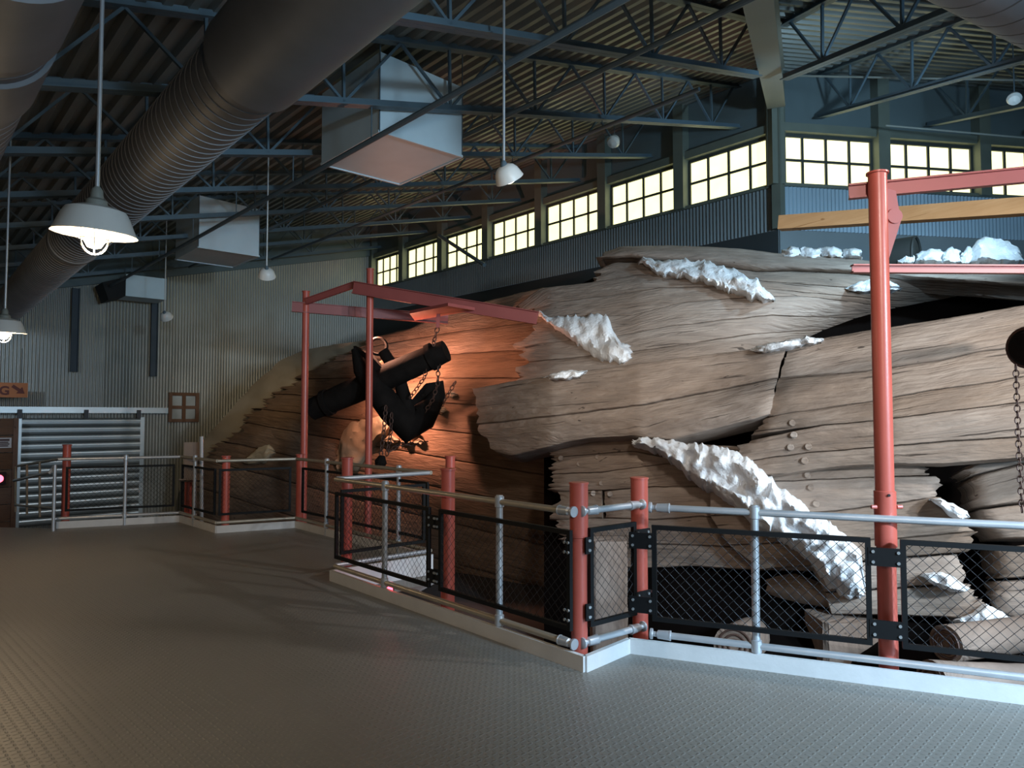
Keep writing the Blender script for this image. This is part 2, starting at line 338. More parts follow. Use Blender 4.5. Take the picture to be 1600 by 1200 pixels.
def corrugate(b, p0, d, ln, z0, z1, pitch=0.078, amp=0.011, nrm=None, ztop=None):
    n = int(ln/pitch*6); o = len(b.v)
    for i in range(n+1):
        s = ln*i/n; off = nrm*(amp*math.cos(2*math.pi*s/pitch)); p = p0+d*s+off
        b.v.append(V((p.x, p.y, z0))); b.v.append(V((p.x, p.y, ztop(s) if ztop else z1)))
    for i in range(n): b.f.append((o+2*i, o+2*i+2, o+2*i+3, o+2*i+1))
ZS, ZH, ZB = 6.03, 6.99, 5.16            # sill, head, foot of the corrugated strip
def clerestory(name, p0, d, nrm, ln, cols, sheet, base, first):
    root = setting(name, p0)
    b = MB(); corrugate(b, p0, d, ln, ZB, ZS-0.06, nrm=nrm); b.build('corrugated_sheet', sheet, root, smooth=True)
    b = MB(); b.box(p0+d*ln/2+nrm*0.12+V((0, 0, (ZB+GZ)/2)), ln, 0.2, ZB-GZ, d, nrm); b.build('base_panel', base, root)
    b = MB(); b.box(p0+d*ln/2+nrm*0.17+V((0, 0, (ZH+0.02+ZE+0.3)/2)), ln, 0.14, ZE+0.3-ZH-0.02, d, nrm); b.build('fascia_panel', 'fascia', root)
    b = MB(); b.box(p0+d*ln/2+nrm*0.03+V((0, 0, ZS-0.03)), ln, 0.16, 0.06, d, nrm); b.build('sill', 'column', root)
    b = MB(); b.box(p0+d*ln/2+nrm*0.02+V((0, 0, ZH+0.10)), ln, 0.14, 0.16, d, nrm); b.build('head_beam', 'column', root)
    for s in cols:
        b = MB(); b.box(p0+d*s-nrm*0.0+V((0, 0, (ZS+ZE)/2)), 0.24, 0.24, ZE-ZS+0.1, d, nrm); b.build('window_column', 'column', root)
    for k in range(len(cols)-1):
        a, c = cols[k]+0.12, cols[k+1]-0.12
        win = setting('window_%d' % (first+k), p0+d*(a+c)/2+V((0, 0, ZS)))
        fr = MB(); m = nrm*0.10
        for z in (ZS+0.02, ZH-0.02): fr.box(p0+d*(a+c)/2+m+V((0, 0, z)), c-a, 0.06, 0.05, d, nrm)
        for s in (a+0.025, c-0.025): fr.box(p0+d*s+m+V((0, 0, (ZS+ZH)/2)), 0.05, 0.06, ZH-ZS, d, nrm)
        fr.build('window_frame', 'muntin', win)
        n = 4; cw = (c-a)/n
        for j in range(1, n):
            f2 = MB(); f2.box(p0+d*(a+cw*j)+m+V((0, 0, (ZS+ZH)/2)), 0.045, 0.05, ZH-ZS-0.06, d, nrm); f2.build('muntin', 'muntin', win)
        f2 = MB(); f2.box(p0+d*(a+c)/2+m+V((0, 0, (ZS+ZH)/2)), c-a-0.06, 0.045, 0.045, d, nrm); f2.build('muntin', 'muntin', win)
        for j in range(n):
            for z in (0, 1):
                h = (ZH-ZS)/2; g = MB(); g.box(p0+d*(a+cw*(j+0.5))+nrm*0.115+V((0, 0, ZS+h*(z+0.5))), cw-0.03, 0.012, h-0.03, d, nrm); g.build('pane', 'pane', win)
    return root
clerestory('wall_back', C0, W1, N1, L1, [0.02+2.1*k-0.0 for k in range(7)]+[14.5], 'corr_shaded', 'shadewall', 1)
clerestory('wall_right', C0, W2, N2, 13, [-0.05+2.17*k for k in range(6)], 'corr_lit', 'basewall', 8)
# far wall (square to the left clerestory wall)
FD = -N1; FN = W1; FLN = 16.0
root = setting('wall_left', FC)
ZT = lambda s: ZE-S1*s-1.02
b = MB(); corrugate(b, FC, FD, FLN, GZ, 0, nrm=FN, ztop=lambda s: ZT(s)+0.15); b.build('corrugated_sheet', 'corr', root, smooth=True)
b = MB(); b.prism([FC-FN*0.10+FD*s+V((0, 0, z)) for s, z in ((0, ZT(0)), (FLN, ZT(FLN)), (FLN, ZE-S1*FLN+0.3), (0, ZE+0.3))], FN*0.2); b.build('upper_panel', 'fascia', root)
# wall channels hanging on the far wall
def fw(u, v, off=0.0): return PP(u, v, FC-FN*off, FN)
for i, (u, v0, v1, lab) in enumerate(((115, 450, 581, 'dark blue steel channel on the corrugated wall, left of the pair, over the slatted door'), (239, 464, 588, 'dark steel channel on the corrugated wall between the left channel and small window'))):
    p = fw(u, v1, 0.14); q = fw(u, v0, 0.14); q.x, q.y = p.x, p.y
    b = MB(); b.box((p+q)/2, 0.15, 0.03, q.z-p.z, FD, FN)
    for s in (-1, 1): b.box((p+q)/2+FD*0.075*s-FN*0.03, 0.02, 0.09, q.z-p.z, FD, FN)
    tag(b.build('wall_channel', 'darkblue'), lab, 'steel channel')
# roof decks: trapezoid ribs
def roof(name, pt, hipslope, zf, qmax, tmax, pitch=0.235, dep=0.07):
    b = MB(); q = 0.0; rows = []
    while q < qmax:
        for dq, dz in ((0, 0), (0.085, 0), (0.125, dep), (0.195, dep)): rows.append((q+dq, dz))
        q += pitch
    for q, dz in rows:
        z = zf(q)+dz; b.v.append(pt(-hipslope*q, q, z)); b.v.append(pt(tmax, q, z))
    for i in range(len(rows)-1): b.f.append((2*i, 2*i+1, 2*i+3, 2*i+2))
    o = b.build(name, 'roof', fix=False); o['kind'] = 'structure'; return o
HT1 = HIP.dot(W1)/HIP.dot(N1); HT2 = HIP.dot(W2)/HIP.dot(N2)
roof('ceiling', tq, HT1 if HT1 > 0 else -HT1, lambda q: ZE-S1*q, 19, 14.7)
roof('ceiling_right', tq2, abs(HT2), lambda q: ZE-S2*q, 17, 13)
# hip girder
a = C0-V((0, 0, 0))+V((0, 0, ZE-0.75)); a = a+HIP*0.35-V((0, 0, HS*0.35)); e = C0+HIP*15+V((0, 0, ZE-0.75-HS*15))
t = thing('hip_girder', C0+HIP*7, 'broad olive-grey steel girder sloping down from the window corner under the roof', 'girder')
dirn = (e-a).normalized(); side = dirn.cross(V((0, 0, 1))).normalized(); upv = side.cross(dirn)
b = MB(); b.bar(a, e, 0.31, 0.03); b.build('bottom_flange', 'girder', t)
b = MB(); b.bar(a+upv*0.33, e+upv*0.33, 0.03, 0.63); b.build('web', 'girder', t)
b = MB(); b.bar(a+upv*0.66, e+upv*0.66, 0.31, 0.03); b.build('top_flange', 'girder', t)
b = MB(); p = C0-N1*0.02-N2*0.02
b.box(p+V((0, 0, (ZB+ZE-0.75)/2)), 0.17, 0.17, ZE-0.75-ZB, W1, N1); tag(b.build('corner_column', 'column'), 'dark steel column at the corner where the two window walls meet', 'column')

# joists
def joist(pt, t0, q0, q1, zf, lab, grp):
    m = pt(t0, (q0+q1)/2, zf((q0+q1)/2)-0.9)
    th = thing('roof_joist', m, lab, 'roof truss', grp)
    dz1, dz2 = 0.06, 0.86
    A = pt(t0, q0, zf(q0)); B = pt(t0, q1, zf(q1)); d = (B-A).normalized(); r = d.cross(V((0, 0, 1))).normalized()
    for dz, nm in ((dz1, 'top_chord'), (dz2, 'bottom_chord')):
        b = MB()
        for s in (-1, 1):
            b.bar(A+r*0.035*s-V((0, 0, dz-0.0)), B+r*0.035*s-V((0, 0, dz)), 0.065, 0.012)
            b.bar(A+r*0.012*s-V((0, 0, dz-0.04)), B+r*0.012*s-V((0, 0, dz-0.04)), 0.010, 0.085)
        b.build(nm, 'joist', th)
    step = 1.5; q = q0+0.2; me = None; k = 0
    while q+step < q1:
        for (qa, da, qb, db) in ((q, dz1, q+step/2, dz2-0.03), (q+step/2, dz2-0.03, q+step, dz1), (q+step/2, dz2-0.03, q+step/2+0.02, dz1)):
            b = MB(); b.bar(pt(t0, qa, zf(qa)-da), pt(t0, qb, zf(qb)-db), 0.035, 0.03)
            if qa == q+step/2 and qb < q+step*0.8: b.build('web_post', 'joist', th)
            else: b.build('web_bar', 'joist', th)
        q += step
ordw = ['first', 'second', 'third', 'fourth', 'fifth', 'sixth', 'seventh', 'eighth', 'ninth', 'tenth']
zf1 = lambda q: ZE-S1*q; zf2 = lambda q: ZE-S2*q
k = 0
for j in range(-2, 7):
    t0 = 0.75+2.1*j if j < 6 else 13.9
    q0 = max(0.05, -t0/abs(HT1)+0.35); 
    lab = 'blue-grey open-web roof truss left of the girder, %s counted from the camera' % ordw[k] if t0 < 13.5 else 'blue-grey open-web roof truss running along the top of the corrugated left wall'
    joist(tq, t0, q0, 16.0, zf1, lab, 'open-web roof trusses left of the girder'); k += 1
k = 0
for s0 in (-3.6, -1.4, 0.8, 3.1, 5.3, 7.5):
    q0 = max(0.05, -s0/abs(HT2)+0.35)
    joist(tq2, s0, q0, 12.5, zf2, 'blue-grey open-web roof truss right of the girder, %s counted from the girder' % ordw[k], 'open-web roof trusses right of the girder'); k += 1
# sprinkler pipes along the wall direction, below the chords
def plane_q(u, v, off):
    n = V((N1.x*S1, N1.y*S1, -1)); p0 = C0+V((0, 0, ZE-off)); X = PP(u, v, p0, n); return -(X-C0).dot(N1), (X-C0).dot(W1)
for i, (u, v) in enumerate(((695, 155), (900, 112), (860, 232))):
    of = 1.26 if i < 1 else 0.98; q, t0 = plane_q(u, v, of); q = 6.3 if i == 1 else q; z = ZE-S1*q-of
    th = thing('sprinkler_pipe', tq(5, q, z), 'thin dark sprinkler pipe under the trusses, %s counted from the left duct' % ordw[i], 'pipe', 'sprinkler pipes under the roof')
    b = MB(); b.tube(tq(-4 if i < 2 else -1, q, z), tq(13.2, q, z), 0.032, 8); b.build('pipe', 'joist', th, smooth=True)
    for j in range(0, 6):
        b = MB(); b.tube(tq(0.75+2.1*j, q, z), tq(0.75+2.1*j, q, z+of-0.86), 0.008, 6); b.build('hanger_rod', 'joist', th)
# spiral ducts
def duct(lab, p, q, r, rib, collars=(), ridge=0.007):
    p = V(p); q = V(q); d = (q-p).normalized(); L = (q-p).length
    th = thing('air_duct', (p+q)/2, lab, 'duct')
    n = int(L/rib); prof = []
    for i in range(n):
        h = i*rib; prof += [(r, h), (r, h+rib-0.022), (r+ridge, h+rib-0.020), (r+ridge, h+rib-0.006), (r, h+rib-0.004)]
    b = MB(); b.lathe(p, d, prof, 48); b.build('duct_shell', 'duct', th, smooth=True)
    for c, rc, lc in collars:
        b = MB(); b.lathe(p, d, [(r, c-0.01), (r+rc, c), (r+rc, c+lc), (r, c+lc+0.01)], 48); b.build('collar', 'duct', th, smooth=True)
    return th
pd = P(194, 300, 8.3); dd = V((math.sin(math.radians(-41.3)), math.cos(math.radians(-41.3)), -0.012))
duct('long spiral air duct rising from the far barn lamp to the top edge', pd-dd*6.5, pd+dd*11.0, 0.335, 0.135, ((0.2, 0.05, 2.3), (9.4, 0.02, 0.10)))
pd = P(-66, 150, 5.6)
duct('large spiral air duct cut off by the left edge at top', pd-W1*5, pd+W1*13, 0.42, 0.17, ((2.2, 0.03, 1.0), (3.5, 0.03, 0.8)), ridge=-0.012)
pd = P(1600, -60, 4.6); dd = V((math.sin(math.radians(60)), math.cos(math.radians(60)), 0))
duct('spiral air duct in the top right corner of the roof', pd-dd*1.6, pd+dd*6, 0.42, 0.22, ridge=-0.014)
# duct boxes
def plenum(u, v, t0, lab):
    z = 5.13; A = PZ(u, v, z); q = -(A-C0).dot(N1); t0 = (A-C0).dot(W1)
    th = thing('duct_box', A, lab, 'duct box')
    zt = [ZE-S1*(q-dq)-0.02 for dq in (0, 1.25)]
    lo = [tq(t0, q, z), tq(t0, q-1.25, z), tq(t0+1.5, q-1.25, z), tq(t0+1.5, q, z)]
    hi = [tq(t0, q, zt[0]-0.1), tq(t0, q-1.25, zt[1]-0.45), tq(t0+1.5, q-1.25, zt[1]-0.45), tq(t0+1.5, q, zt[0]-0.1)]
    b = MB(); b.add(lo+hi, [(3, 2, 1, 0), (4, 5, 6, 7), (0, 1, 5, 4), (1, 2, 6, 5), (2, 3, 7, 6), (3, 0, 4, 7)]); b.build('casing', 'plenum', th)
    b = MB()
    for i in range(4): b.bar(lo[i], lo[(i+1) % 4], 0.03, 0.03)
    b.build('edge_angle', 'plenum', th)
    b = MB()
    for p in lo[:2]: b.tube(p, V((p.x, p.y, zr1(p)-0.02)), 0.008, 6)
    b.build('hanger_rod', 'joist', th)
plenum(593, 205, 1.0, 'big pale blue duct box hanging under the roof left of the bell lamp')
plenum(310, 386, 8.4, 'smaller pale blue duct box farther back, above the corrugated wall')
# unit heater in front of the far wall
p = fw(222, 452, 0.9); th = thing('unit_heater', p, 'dark grey hooded heater unit hung below the far truss', 'heater')
b = MB(); b.box(p, 0.95, 0.8, 0.55, FD, FN); b.build('casing', 'plenum', th)
b = MB(); b.prism([p+FD*0.48-FN*0.4+V((0, 0, 0.2)), p+FD*0.48-FN*0.4+V((0, 0, -0.28)), p+FD*0.85-FN*0.4+V((0, 0, -0.42)), p+FD*1.0-FN*0.4+V((0, 0, 0.0))], FN*0.8); b.build('hood', 'black', th)
b = MB()
for s in (-0.4, 0.4): b.tube(p+FD*s+V((0, 0, 0.25)), p+FD*s+V((0, 0, 1.3)), 0.01, 6)
b.build('hanger_rod', 'joist', th)

# ------------------------------------------------------------------ sliding slatted door, small window, sign, booth on the far wall
dr = setting('door_1', fw(125, 805, 0.1))
A = fw(30, 655, 0.13); B = fw(222, 655, 0.13); zt = 1.66; zb = -0.98
A.z = B.z = 0; Ld = (B-A).length; dd = (B-A)/Ld; ns = 13; sh = (zt-zb)/ns
for i in range(ns):
    b = MB(); z0 = zb+i*sh
    pr = [(0.0, 0.0), (0.035, 0.02), (0.055, 0.06), (0.06, 0.12), (0.055, sh-0.05), (0.03, sh-0.022), (0.0, sh-0.018)]
    pts = [A+dd*0.05+V((0, 0, z0+h))-FN*o_ for o_, h in pr]; b.prism(pts, dd*(Ld-0.1)); b.build('slat', 'slat', dr, smooth=False)
b = MB(); b.box((A+B)/2+V((0, 0, (zt+zb)/2))+FN*0.03, Ld, 0.04, zt-zb, dd, FN); b.build('door_backing', 'muntin', dr)
b = MB()
for X in (A, B): b.box(X+V((0, 0, (zt+zb)/2)), 0.1, 0.1, zt-zb+0.04, dd, FN)
b.build('door_stile', 'slat', dr)
X0 = fw(-60, 640, 0.16); X1 = fw(262, 640, 0.16)
b = MB(); b.box(V(((X0.x+X1.x)/2, (X0.y+X1.y)/2, 1.86)), (X1-X0).length, 0.10, 0.15, dd, FN); b.build('trim_20', 'slat')['kind'] = 'structure'
for u, lab in ((31, 'left'), (135, 'middle'), (217, 'right')):
    p = fw(u, 645, 0.24); b = MB(); b.box(V((p.x, p.y, 1.76)), 0.10, 0.03, 0.22, dd, FN); b.build('door_hanger', 'wire', dr)
# small four-pane window
A = fw(265, 656, 0.03); B = fw(307, 656, 0.03); z1 = fw(286, 616).z; z0 = fw(286, 657).z
win = setting('window_20', V(((A.x+B.x)/2, (A.y+B.y)/2, z0))); A.z = B.z = 0; Lw = (B-A).length; dd2 = (B-A)/Lw
for j in range(2):
    for i in range(2):
        b = MB(); b.box(A+dd2*Lw*(0.25+0.5*i)+V((0, 0, z0+(z1-z0)*(0.25+0.5*j))), Lw*0.5, 0.012, (z1-z0)/2, dd2, FN); b.build('pane', 'corr', win)
for s in (0, 0.5, 1):
    b = MB(); b.box(A+dd2*Lw*s-FN*0.03+V((0, 0, (z0+z1)/2)), 0.09, 0.06, z1-z0+0.09, dd2, FN); b.build('window_frame', 'booth', win)
    b = MB(); b.box((A+B)/2-FN*0.03+V((0, 0, z0+(z1-z0)*s)), Lw, 0.055, 0.09, dd2, FN); b.build('window_frame', 'booth', win)
# orange sign
p0 = fw(-70, 622, 0.9); p1 = fw(43, 622, 0.9); sg = thing('hanging_sign', (p0+p1)/2, 'orange painted sign with dark red letters and arrow hung at the left edge', 'sign')
p0.z = p1.z = 0; Ls = (p1-p0).length; ds = (p1-p0)/Ls; zs0 = fw(20, 621, 0.9).z; zs1 = fw(20, 598, 0.9).z
b = MB(); b.box((p0+p1)/2+V((0, 0, (zs0+zs1)/2)), Ls, 0.03, zs1-zs0, ds, FN); b.build('board', 'ochre', sg)
b = MB()
for s in (0.1, 0.9): b.tube(p0+ds*Ls*s+V((0, 0, zs1)), p0+ds*Ls*s+V((0, 0, 3.3)), 0.006, 6)
b.build('hanging_wire', 'wire', sg)
cu = bpy.data.curves.new('lettering', 'FONT'); cu.body = 'NG'; cu.size = (zs1-zs0)*0.80; cu.extrude = 0.004; cu.offset = 0.008
tx = bpy.data.objects.new('lettering_tmp', cu); COL.objects.link(tx)
dg = bpy.context.evaluated_depsgraph_get(); me = bpy.data.meshes.new_from_object(tx.evaluated_get(dg)); bpy.data.objects.remove(tx)
lt = bpy.data.objects.new('lettering', me); COL.objects.link(lt); me.materials.clear(); me.materials.append(M_['signred'])
X = fw(-8, 617, 0.93); wx = max(v.co.x for v in me.vertices); target = (fw(14, 617, 0.93)-X).length
lt.matrix_world = Matrix.Translation(V((0, 0, 0)))
lt.parent = sg; lt.location = fw(14, 616.5, 0.925)-ds*wx-sg.location; lt.rotation_euler = (math.pi/2, 0, math.atan2(ds.y, ds.x))
c = fw(29, 609, 0.925); ax = (ds-V((0, 0, 1))*0.75).normalized(); ay = FN.cross(ax)
b = MB(); L_ = 0.30
b.prism([c+ax*x*L_+ay*y*L_ for x, y in ((-0.5, -0.12), (0.05, -0.12), (0.05, -0.32), (0.5, 0), (0.05, 0.32), (0.05, 0.12), (-0.5, 0.12))], -FN*0.006); b.build('arrow', 'signred', sg)
# brown wooden booth at the left edge with a notice and red lamp
A = fw(-45, 655, 0.7); B = fw(25, 655, 0.7); A.z = B.z = 0; th = thing('wooden_booth', V(((A.x+B.x)/2, (A.y+B.y)/2, GZ)), 'brown plank partition at the left edge beside the slatted door', 'partition')
Lb = (B-A).length; db = (B-A)/Lb; zb0, zb1 = GZ, 1.66; n = 7
for i in range(n):
    z = zb0+(zb1-zb0)*(i+0.5)/n; h = (zb1-zb0)/n; b = MB(); b.box((A+B)/2+V((0, 0, z)), Lb, 0.06, h-0.018, db, FN)
    b.uv = [((x-A).dot(db), x.z+i*3.1) for x in b.v]; b.build('plank', 'booth', th)
b = MB(); b.box(B+V((0, 0, (zb0+zb1)/2)), 0.10, 0.12, zb1-zb0, db, FN); b.uv = [(x.z, x.x) for x in b.v]; b.build('corner_post', 'booth', th)
A2 = fw(-16, 692, 0.76); B2 = fw(18, 692, 0.76); zn0 = fw(5, 700, 0.76).z; zn1 = fw(5, 684, 0.76).z; A2.z = B2.z = 0
nt_ = thing('paper_notice', (A2+B2)/2+V((0, 0, zn0)), 'small pale notice with lines of print on the brown partition', 'notice')
b = MB(); b.box((A2+B2)/2+V((0, 0, (zn0+zn1)/2)), (B2-A2).length, 0.008, zn1-zn0, db, FN); b.build('sheet', 'paper', nt_)
for i, f in enumerate((0.78, 0.55, 0.38, 0.2)):
    b = MB(); b.box((A2+B2)/2-FN*0.006+V((0, 0, zn0+(zn1-zn0)*f)), (B2-A2).length*(0.8-0.1*(i % 2)), 0.003, 0.03 if i else 0.05, db, FN); b.build('print_line', 'ink', nt_)
p = fw(-2, 748, 0.9); th = thing('red_exit_lamp', p, 'round red lamp glowing at the left edge before the partition', 'lamp')
b = MB(); b.lathe(p, -FN, [(0.0, 0.06), (0.06, 0.05), (0.09, 0.02), (0.09, 0)], 16); b.build('lens', 'redled', th, smooth=True)
b = MB(); b.box(p+FN*0.06, 0.28, 0.12, 0.28, FD, FN); b.build('housing', 'black', th)

# ================================================================== the wreck
D0 = [(300, 16.4), (450, 14.6), (600, 12.9), (740, 10.9), (860, 9.5), (1000, 8.45), (1200, 7.45), (1400, 6.75), (1600, 6.25), (1800, 5.9)]
DB = [(280, 17.6), (400, 16.3), (500, 15.2), (600, 14.2), (700, 13.3), (800, 12.4), (900, 11.5), (1000, 10.8)]
L2T = [(742, 606), (800, 596), (950, 574), (1081, 557), (1175, 546), (1231, 538), (1300, 526), (1365, 515), (1450, 502), (1620, 473)]
def depth(layer, u, v):
    h = (650-v)/F
    if layer == 'B': d = interp(DB, u); a = 0.8 if h > 0 else 0.0
    elif layer == 'BC': d = interp(DB, u)+0.30; a = 0.8 if h > 0 else 0.0
    elif layer == 'U':
        d = interp(D0, u)+0.55; a = 1.15
        g = interp(L2T, u)-v; rng = 105
        d += 1.9*sst(1000, 1450, u)*(max(0, 1-max(g, 0)/rng))**2
    elif layer == 'T': d = interp(D0, u)+0.75; a = 1.12
    elif layer == 'W': d = interp(D0, u); a = 0.75 if h > 0 else 0.15
    elif layer == 'R': d = interp(D0, u)+0.05; a = 0.75 if h > 0 else 0.15
    elif layer == 'R2': d = interp(D0, u)+0.16; a = 0.1
    elif layer == 'M': d = interp(D0, u)+0.34; a = 0.1
    elif layer == 'D': d = interp(D0, u)+0.75; a = 0.0
    elif layer == 'K': d = interp(D0, u)+0.30; a = 0.1
    elif layer == 'C': d = interp(D0, u)+1.9; a = 0.9
    return d/(1-a*h)
NIN = V((0.30, 0.90, -0.22)).normalized()
hull = thing('shipwreck_hull', P(1150, 1000, 9), 'huge weathered wooden shipwreck hull of long planks with white plaster patches behind the railing', 'shipwreck')
SEED = [0]
def plank(top, bot, layer, matn='hull', ragL=0, ragR=0, bulge=0.008, th=0.16, name='plank', N=None, Mr=14, rough=0.010, parent=None, edge=0.03, out=0.0, label=None, wav=0.8, nf=1.0, rad=None, tip=0.05, kind=None):
    SEED[0] += 1; sd = SEED[0]*7.31
    ul = min(top[0][0], bot[0][0]); ur = max(top[-1][0], bot[-1][0])
    N = N or max(14, int((ur-ul)/7)); b = MB(); uvs = []
    grid = []
    patchy = name == 'plaster_patch'
    taus = [0, 0.015, 0.04]+[0.04+0.92*(k+1)/(Mr-4) for k in range(Mr-5)]+[0.96, 0.985, 1.0] if name != 'plaster_patch' else [k/Mr for k in range(Mr+1)]
    for tau in taus:
        e0 = top[0][0]+(bot[0][0]-top[0][0])*tau; e1 = top[-1][0]+(bot[-1][0]-top[-1][0])*tau
        e0 += ragL*(noise.fractal(V((sd, tau*4.0, 1.7)), 0.6, 2.3, 5)); e1 += ragR*(noise.fractal(V((sd, tau*4.0, 9.7)), 0.6, 2.3, 5))
        row = []
        for i in range(N+1):
            s = i/N; u = e0+(e1-e0)*s
            vt = interp(top, u); vb = interp(bot, u); fq = 0.09 if patchy else 0.03
            vt += wav*noise.fractal(V((u*fq, vt*0.013, 0)), 0.7, 2.0, 5); vb += wav*noise.fractal(V((u*fq, vb*0.013, 0)), 0.7, 2.0, 5)
            v = vt+(vb-vt)*tau
            c = 1-(2*tau-1)**2
            if patchy: c = min(1, 5*min(tau, 1-tau), (u-e0)/14+0.1, (e1-u)/14+0.1)*(0.8+0.4*noise.noise(V((u*0.06, v*0.06, sd))))
            ed = max(0, 1-min(tau, 1-tau)*(Mr/1.01 if patchy else 40))
            en = 0.0
            if ragL: en += max(0, 1-(u-e0)/26.0)**2
            if ragR: en += max(0, 1-(e1-u)/22.0)**2
            Y = depth(layer, u, v)-out-bulge*c+edge*ed+tip*en
            p = P(u, v, Y)
            nzv = noise.fractal(V((p.x*0.9*nf, p.z*5*nf, sd)), 0.8, 2.0, 4)*rough+noise.fractal(V((p.x*6*nf, p.z*14*nf, sd)), 0.8, 2.0, 2)*rough*0.35
            if patchy: qd = p*2.3+noise.noise_vector(p*1.7)*0.9; nzv = noise.fractal(qd, 0.75, 2.13, 4)*rough*1.25+max(0, noise.noise(qd*3.1)-0.25)*rough*-1.2
            p = p-NIN*nzv
            row.append(p)
        grid.append(row)
    R = len(grid); Cn = N+1; uv = []
    for j, row in enumerate(grid):
        L = 0.0
        for i, p in enumerate(row):
            if i: L += (p-row[i-1]).length
            b.v.append(p); uv.append((L+sd, (grid[0][i]-p).length+sd*1.7))
    for j in range(R-1):
        for i in range(Cn-1): b.f.append((j*Cn+i, (j+1)*Cn+i, (j+1)*Cn+i+1, j*Cn+i+1))
    # border ring pushed in = thickness
    ring = [(0, i) for i in range(Cn)]+[(j, Cn-1) for j in range(1, R)]+[(R-1, i) for i in range(Cn-2, -1, -1)]+[(j, 0) for j in range(R-2, 0, -1)]
    o = len(b.v)
    for (j, i) in ring:
        b.v.append(grid[j][i]+NIN*th); x = uv[j*Cn+i]; uv.append((x[0], x[1]+th))
    n = len(ring)
    for k in range(n):
        a = ring[k][0]*Cn+ring[k][1]; c = ring[(k+1) % n][0]*Cn+ring[(k+1) % n][1]; b.f.append((a, c, o+(k+1) % n, o+k))
    b.f.append(tuple(o+k for k in range(n)))
    b.uv = uv
    return b.build(name, matn, parent or hull, smooth=True, label=label, kind=kind)
# near-black sheet behind the planks, coloured for the shade of the hollow
plank([(850, 470), (960, 420), (1200, 415), (1640, 440)], [(850, 1010), (960, 1020), (1200, 1030), (1640, 1060)], 'C', 'core', name='shade_core', N=40, Mr=16, th=0.2, label='near-black sheet put in for the shade inside the hull')
# bow: tan substrate then planks
plank([(303, 702), (360, 640), (400, 597), (440, 562), (480, 545), (560, 533), (640, 518), (720, 490), (850, 460)], [(290, 800), (450, 900), (850, 960)], 'BC', 'tan', name='plaster_bed', N=60, Mr=24, th=0.5, label='tan plaster bed showing past the torn planks', rough=0.05)
bl = [[(640, 512), (720, 480), (850, 449)], [(560, 545), (700, 520), (860, 500)], [(508, 566), (700, 553), (865, 546)], [(470, 592), (600, 590), (870, 592)], [(436, 616), (600, 625), (870, 640)],
      [(405, 639), (600, 662), (870, 695)], [(380, 660), (600, 700), (880, 748)], [(350, 690), (600, 744), (885, 802)], [(322, 719), (600, 792), (890, 862)], [(305, 760), (600, 850), (890, 930)], [(300, 830), (600, 915), (890, 1000)]]
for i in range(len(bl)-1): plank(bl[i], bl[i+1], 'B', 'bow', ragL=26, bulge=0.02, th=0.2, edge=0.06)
# upper side of the hull
l0 = [(938, 406), (985, 404), (1100, 412), (1180, 425), (1240, 424), (1330, 428), (1420, 438), (1640, 453)]
l1 = [(925, 441), (990, 430), (1100, 428), (1200, 440), (1400, 455), (1640, 470)]
l2 = [(815, 486), (844, 480), (870, 472), (950, 462), (1031, 450), (1150, 447), (1400, 470), (1640, 482)]
l3 = [(836, 500), (953, 493), (987, 492), (1062, 474), (1150, 466), (1250, 462), (1400, 480), (1640, 492)]
l4 = [(812, 542), (840, 537), (962, 526), (1043, 510), (1131, 500), (1203, 493), (1400, 500), (1640, 510)]
l5 = [(818, 566), (900, 559), (984, 550), (1072, 538), (1175, 522), (1300, 515), (1450, 520), (1640, 520)]
l6 = [(806, 600), (950, 595), (1081, 580), (1300, 550), (1640, 530)]
plank([(945, 394), (970, 385), (1050, 383), (1150, 388), (1220, 396), (1330, 404), (1420, 416), (1640, 433)], l0, 'T', ragL=12, bulge=0.22, th=0.4, name='rail_timber')
plank([(938, 420), (960, 411)]+l0[2:], l1, 'U', ragL=14)
plank([(805, 480), (825, 464), (845, 450), (925, 441)]+l1[1:], l2, 'U', ragL=10)
plank([(834, 478)]+l2[2:], l3, 'U', ragL=10)
plank([(845, 500)]+l3[1:], l4, 'U', ragL=26)
plank(l4, l5, 'U', ragL=24)
plank([(822, 566)]+l5[1:], l6, 'U', ragL=20)
# wale
lm = [(746, 664), (870, 650), (927, 643), (1005, 633), (1155, 604), (1214, 591)]
plank([(742, 607), (800, 596), (950, 574), (1081, 557), (1175, 546), (1229, 539)], lm, 'W', ragL=8, ragR=2, tip=0.03, bulge=0.02, th=0.55, edge=0.05, name='wale_plank')
plank(lm, [(772, 706), (802, 713), (865, 697), (915, 686), (990, 682), (1052, 688), (1110, 673), (1180, 656), (1203, 648)], 'W', ragL=9, ragR=3, tip=0.03, bulge=0.05, th=0.55, edge=0.05, name='wale_plank', out=0.0)
# right-hand planks
r1 = [(1233, 538), (1300, 526), (1365, 515), (1450, 502), (1640, 470)]; r1b = [(1218, 591), (1350, 581), (1475, 562), (1520, 551), (1640, 538)]
r2 = [(1200, 651), (1290, 638), (1365, 627), (1457, 610), (1520, 602), (1640, 582)]; r3 = [(1176, 680), (1287, 664), (1362, 658), (1465, 645), (1580, 631), (1640, 625)]
r4 = [(1120, 727), (1250, 709), (1360, 700), (1480, 690), (1640, 681)]; r5 = [(1110, 757), (1310, 729), (1400, 725), (1480, 725), (1530, 721), (1640, 712)]
plank(r1, r1b, 'R', ragL=2, bulge=0.03, th=0.5, tip=0.03); plank(r1b, r2, 'R', ragL=3, tip=0.03, th=0.4); plank(r2, r3, 'R', ragL=8, th=0.3)
plank([(1172, 688)]+r3[1:], r4, 'R', ragL=16); plank(r4, r5, 'R', ragL=16)
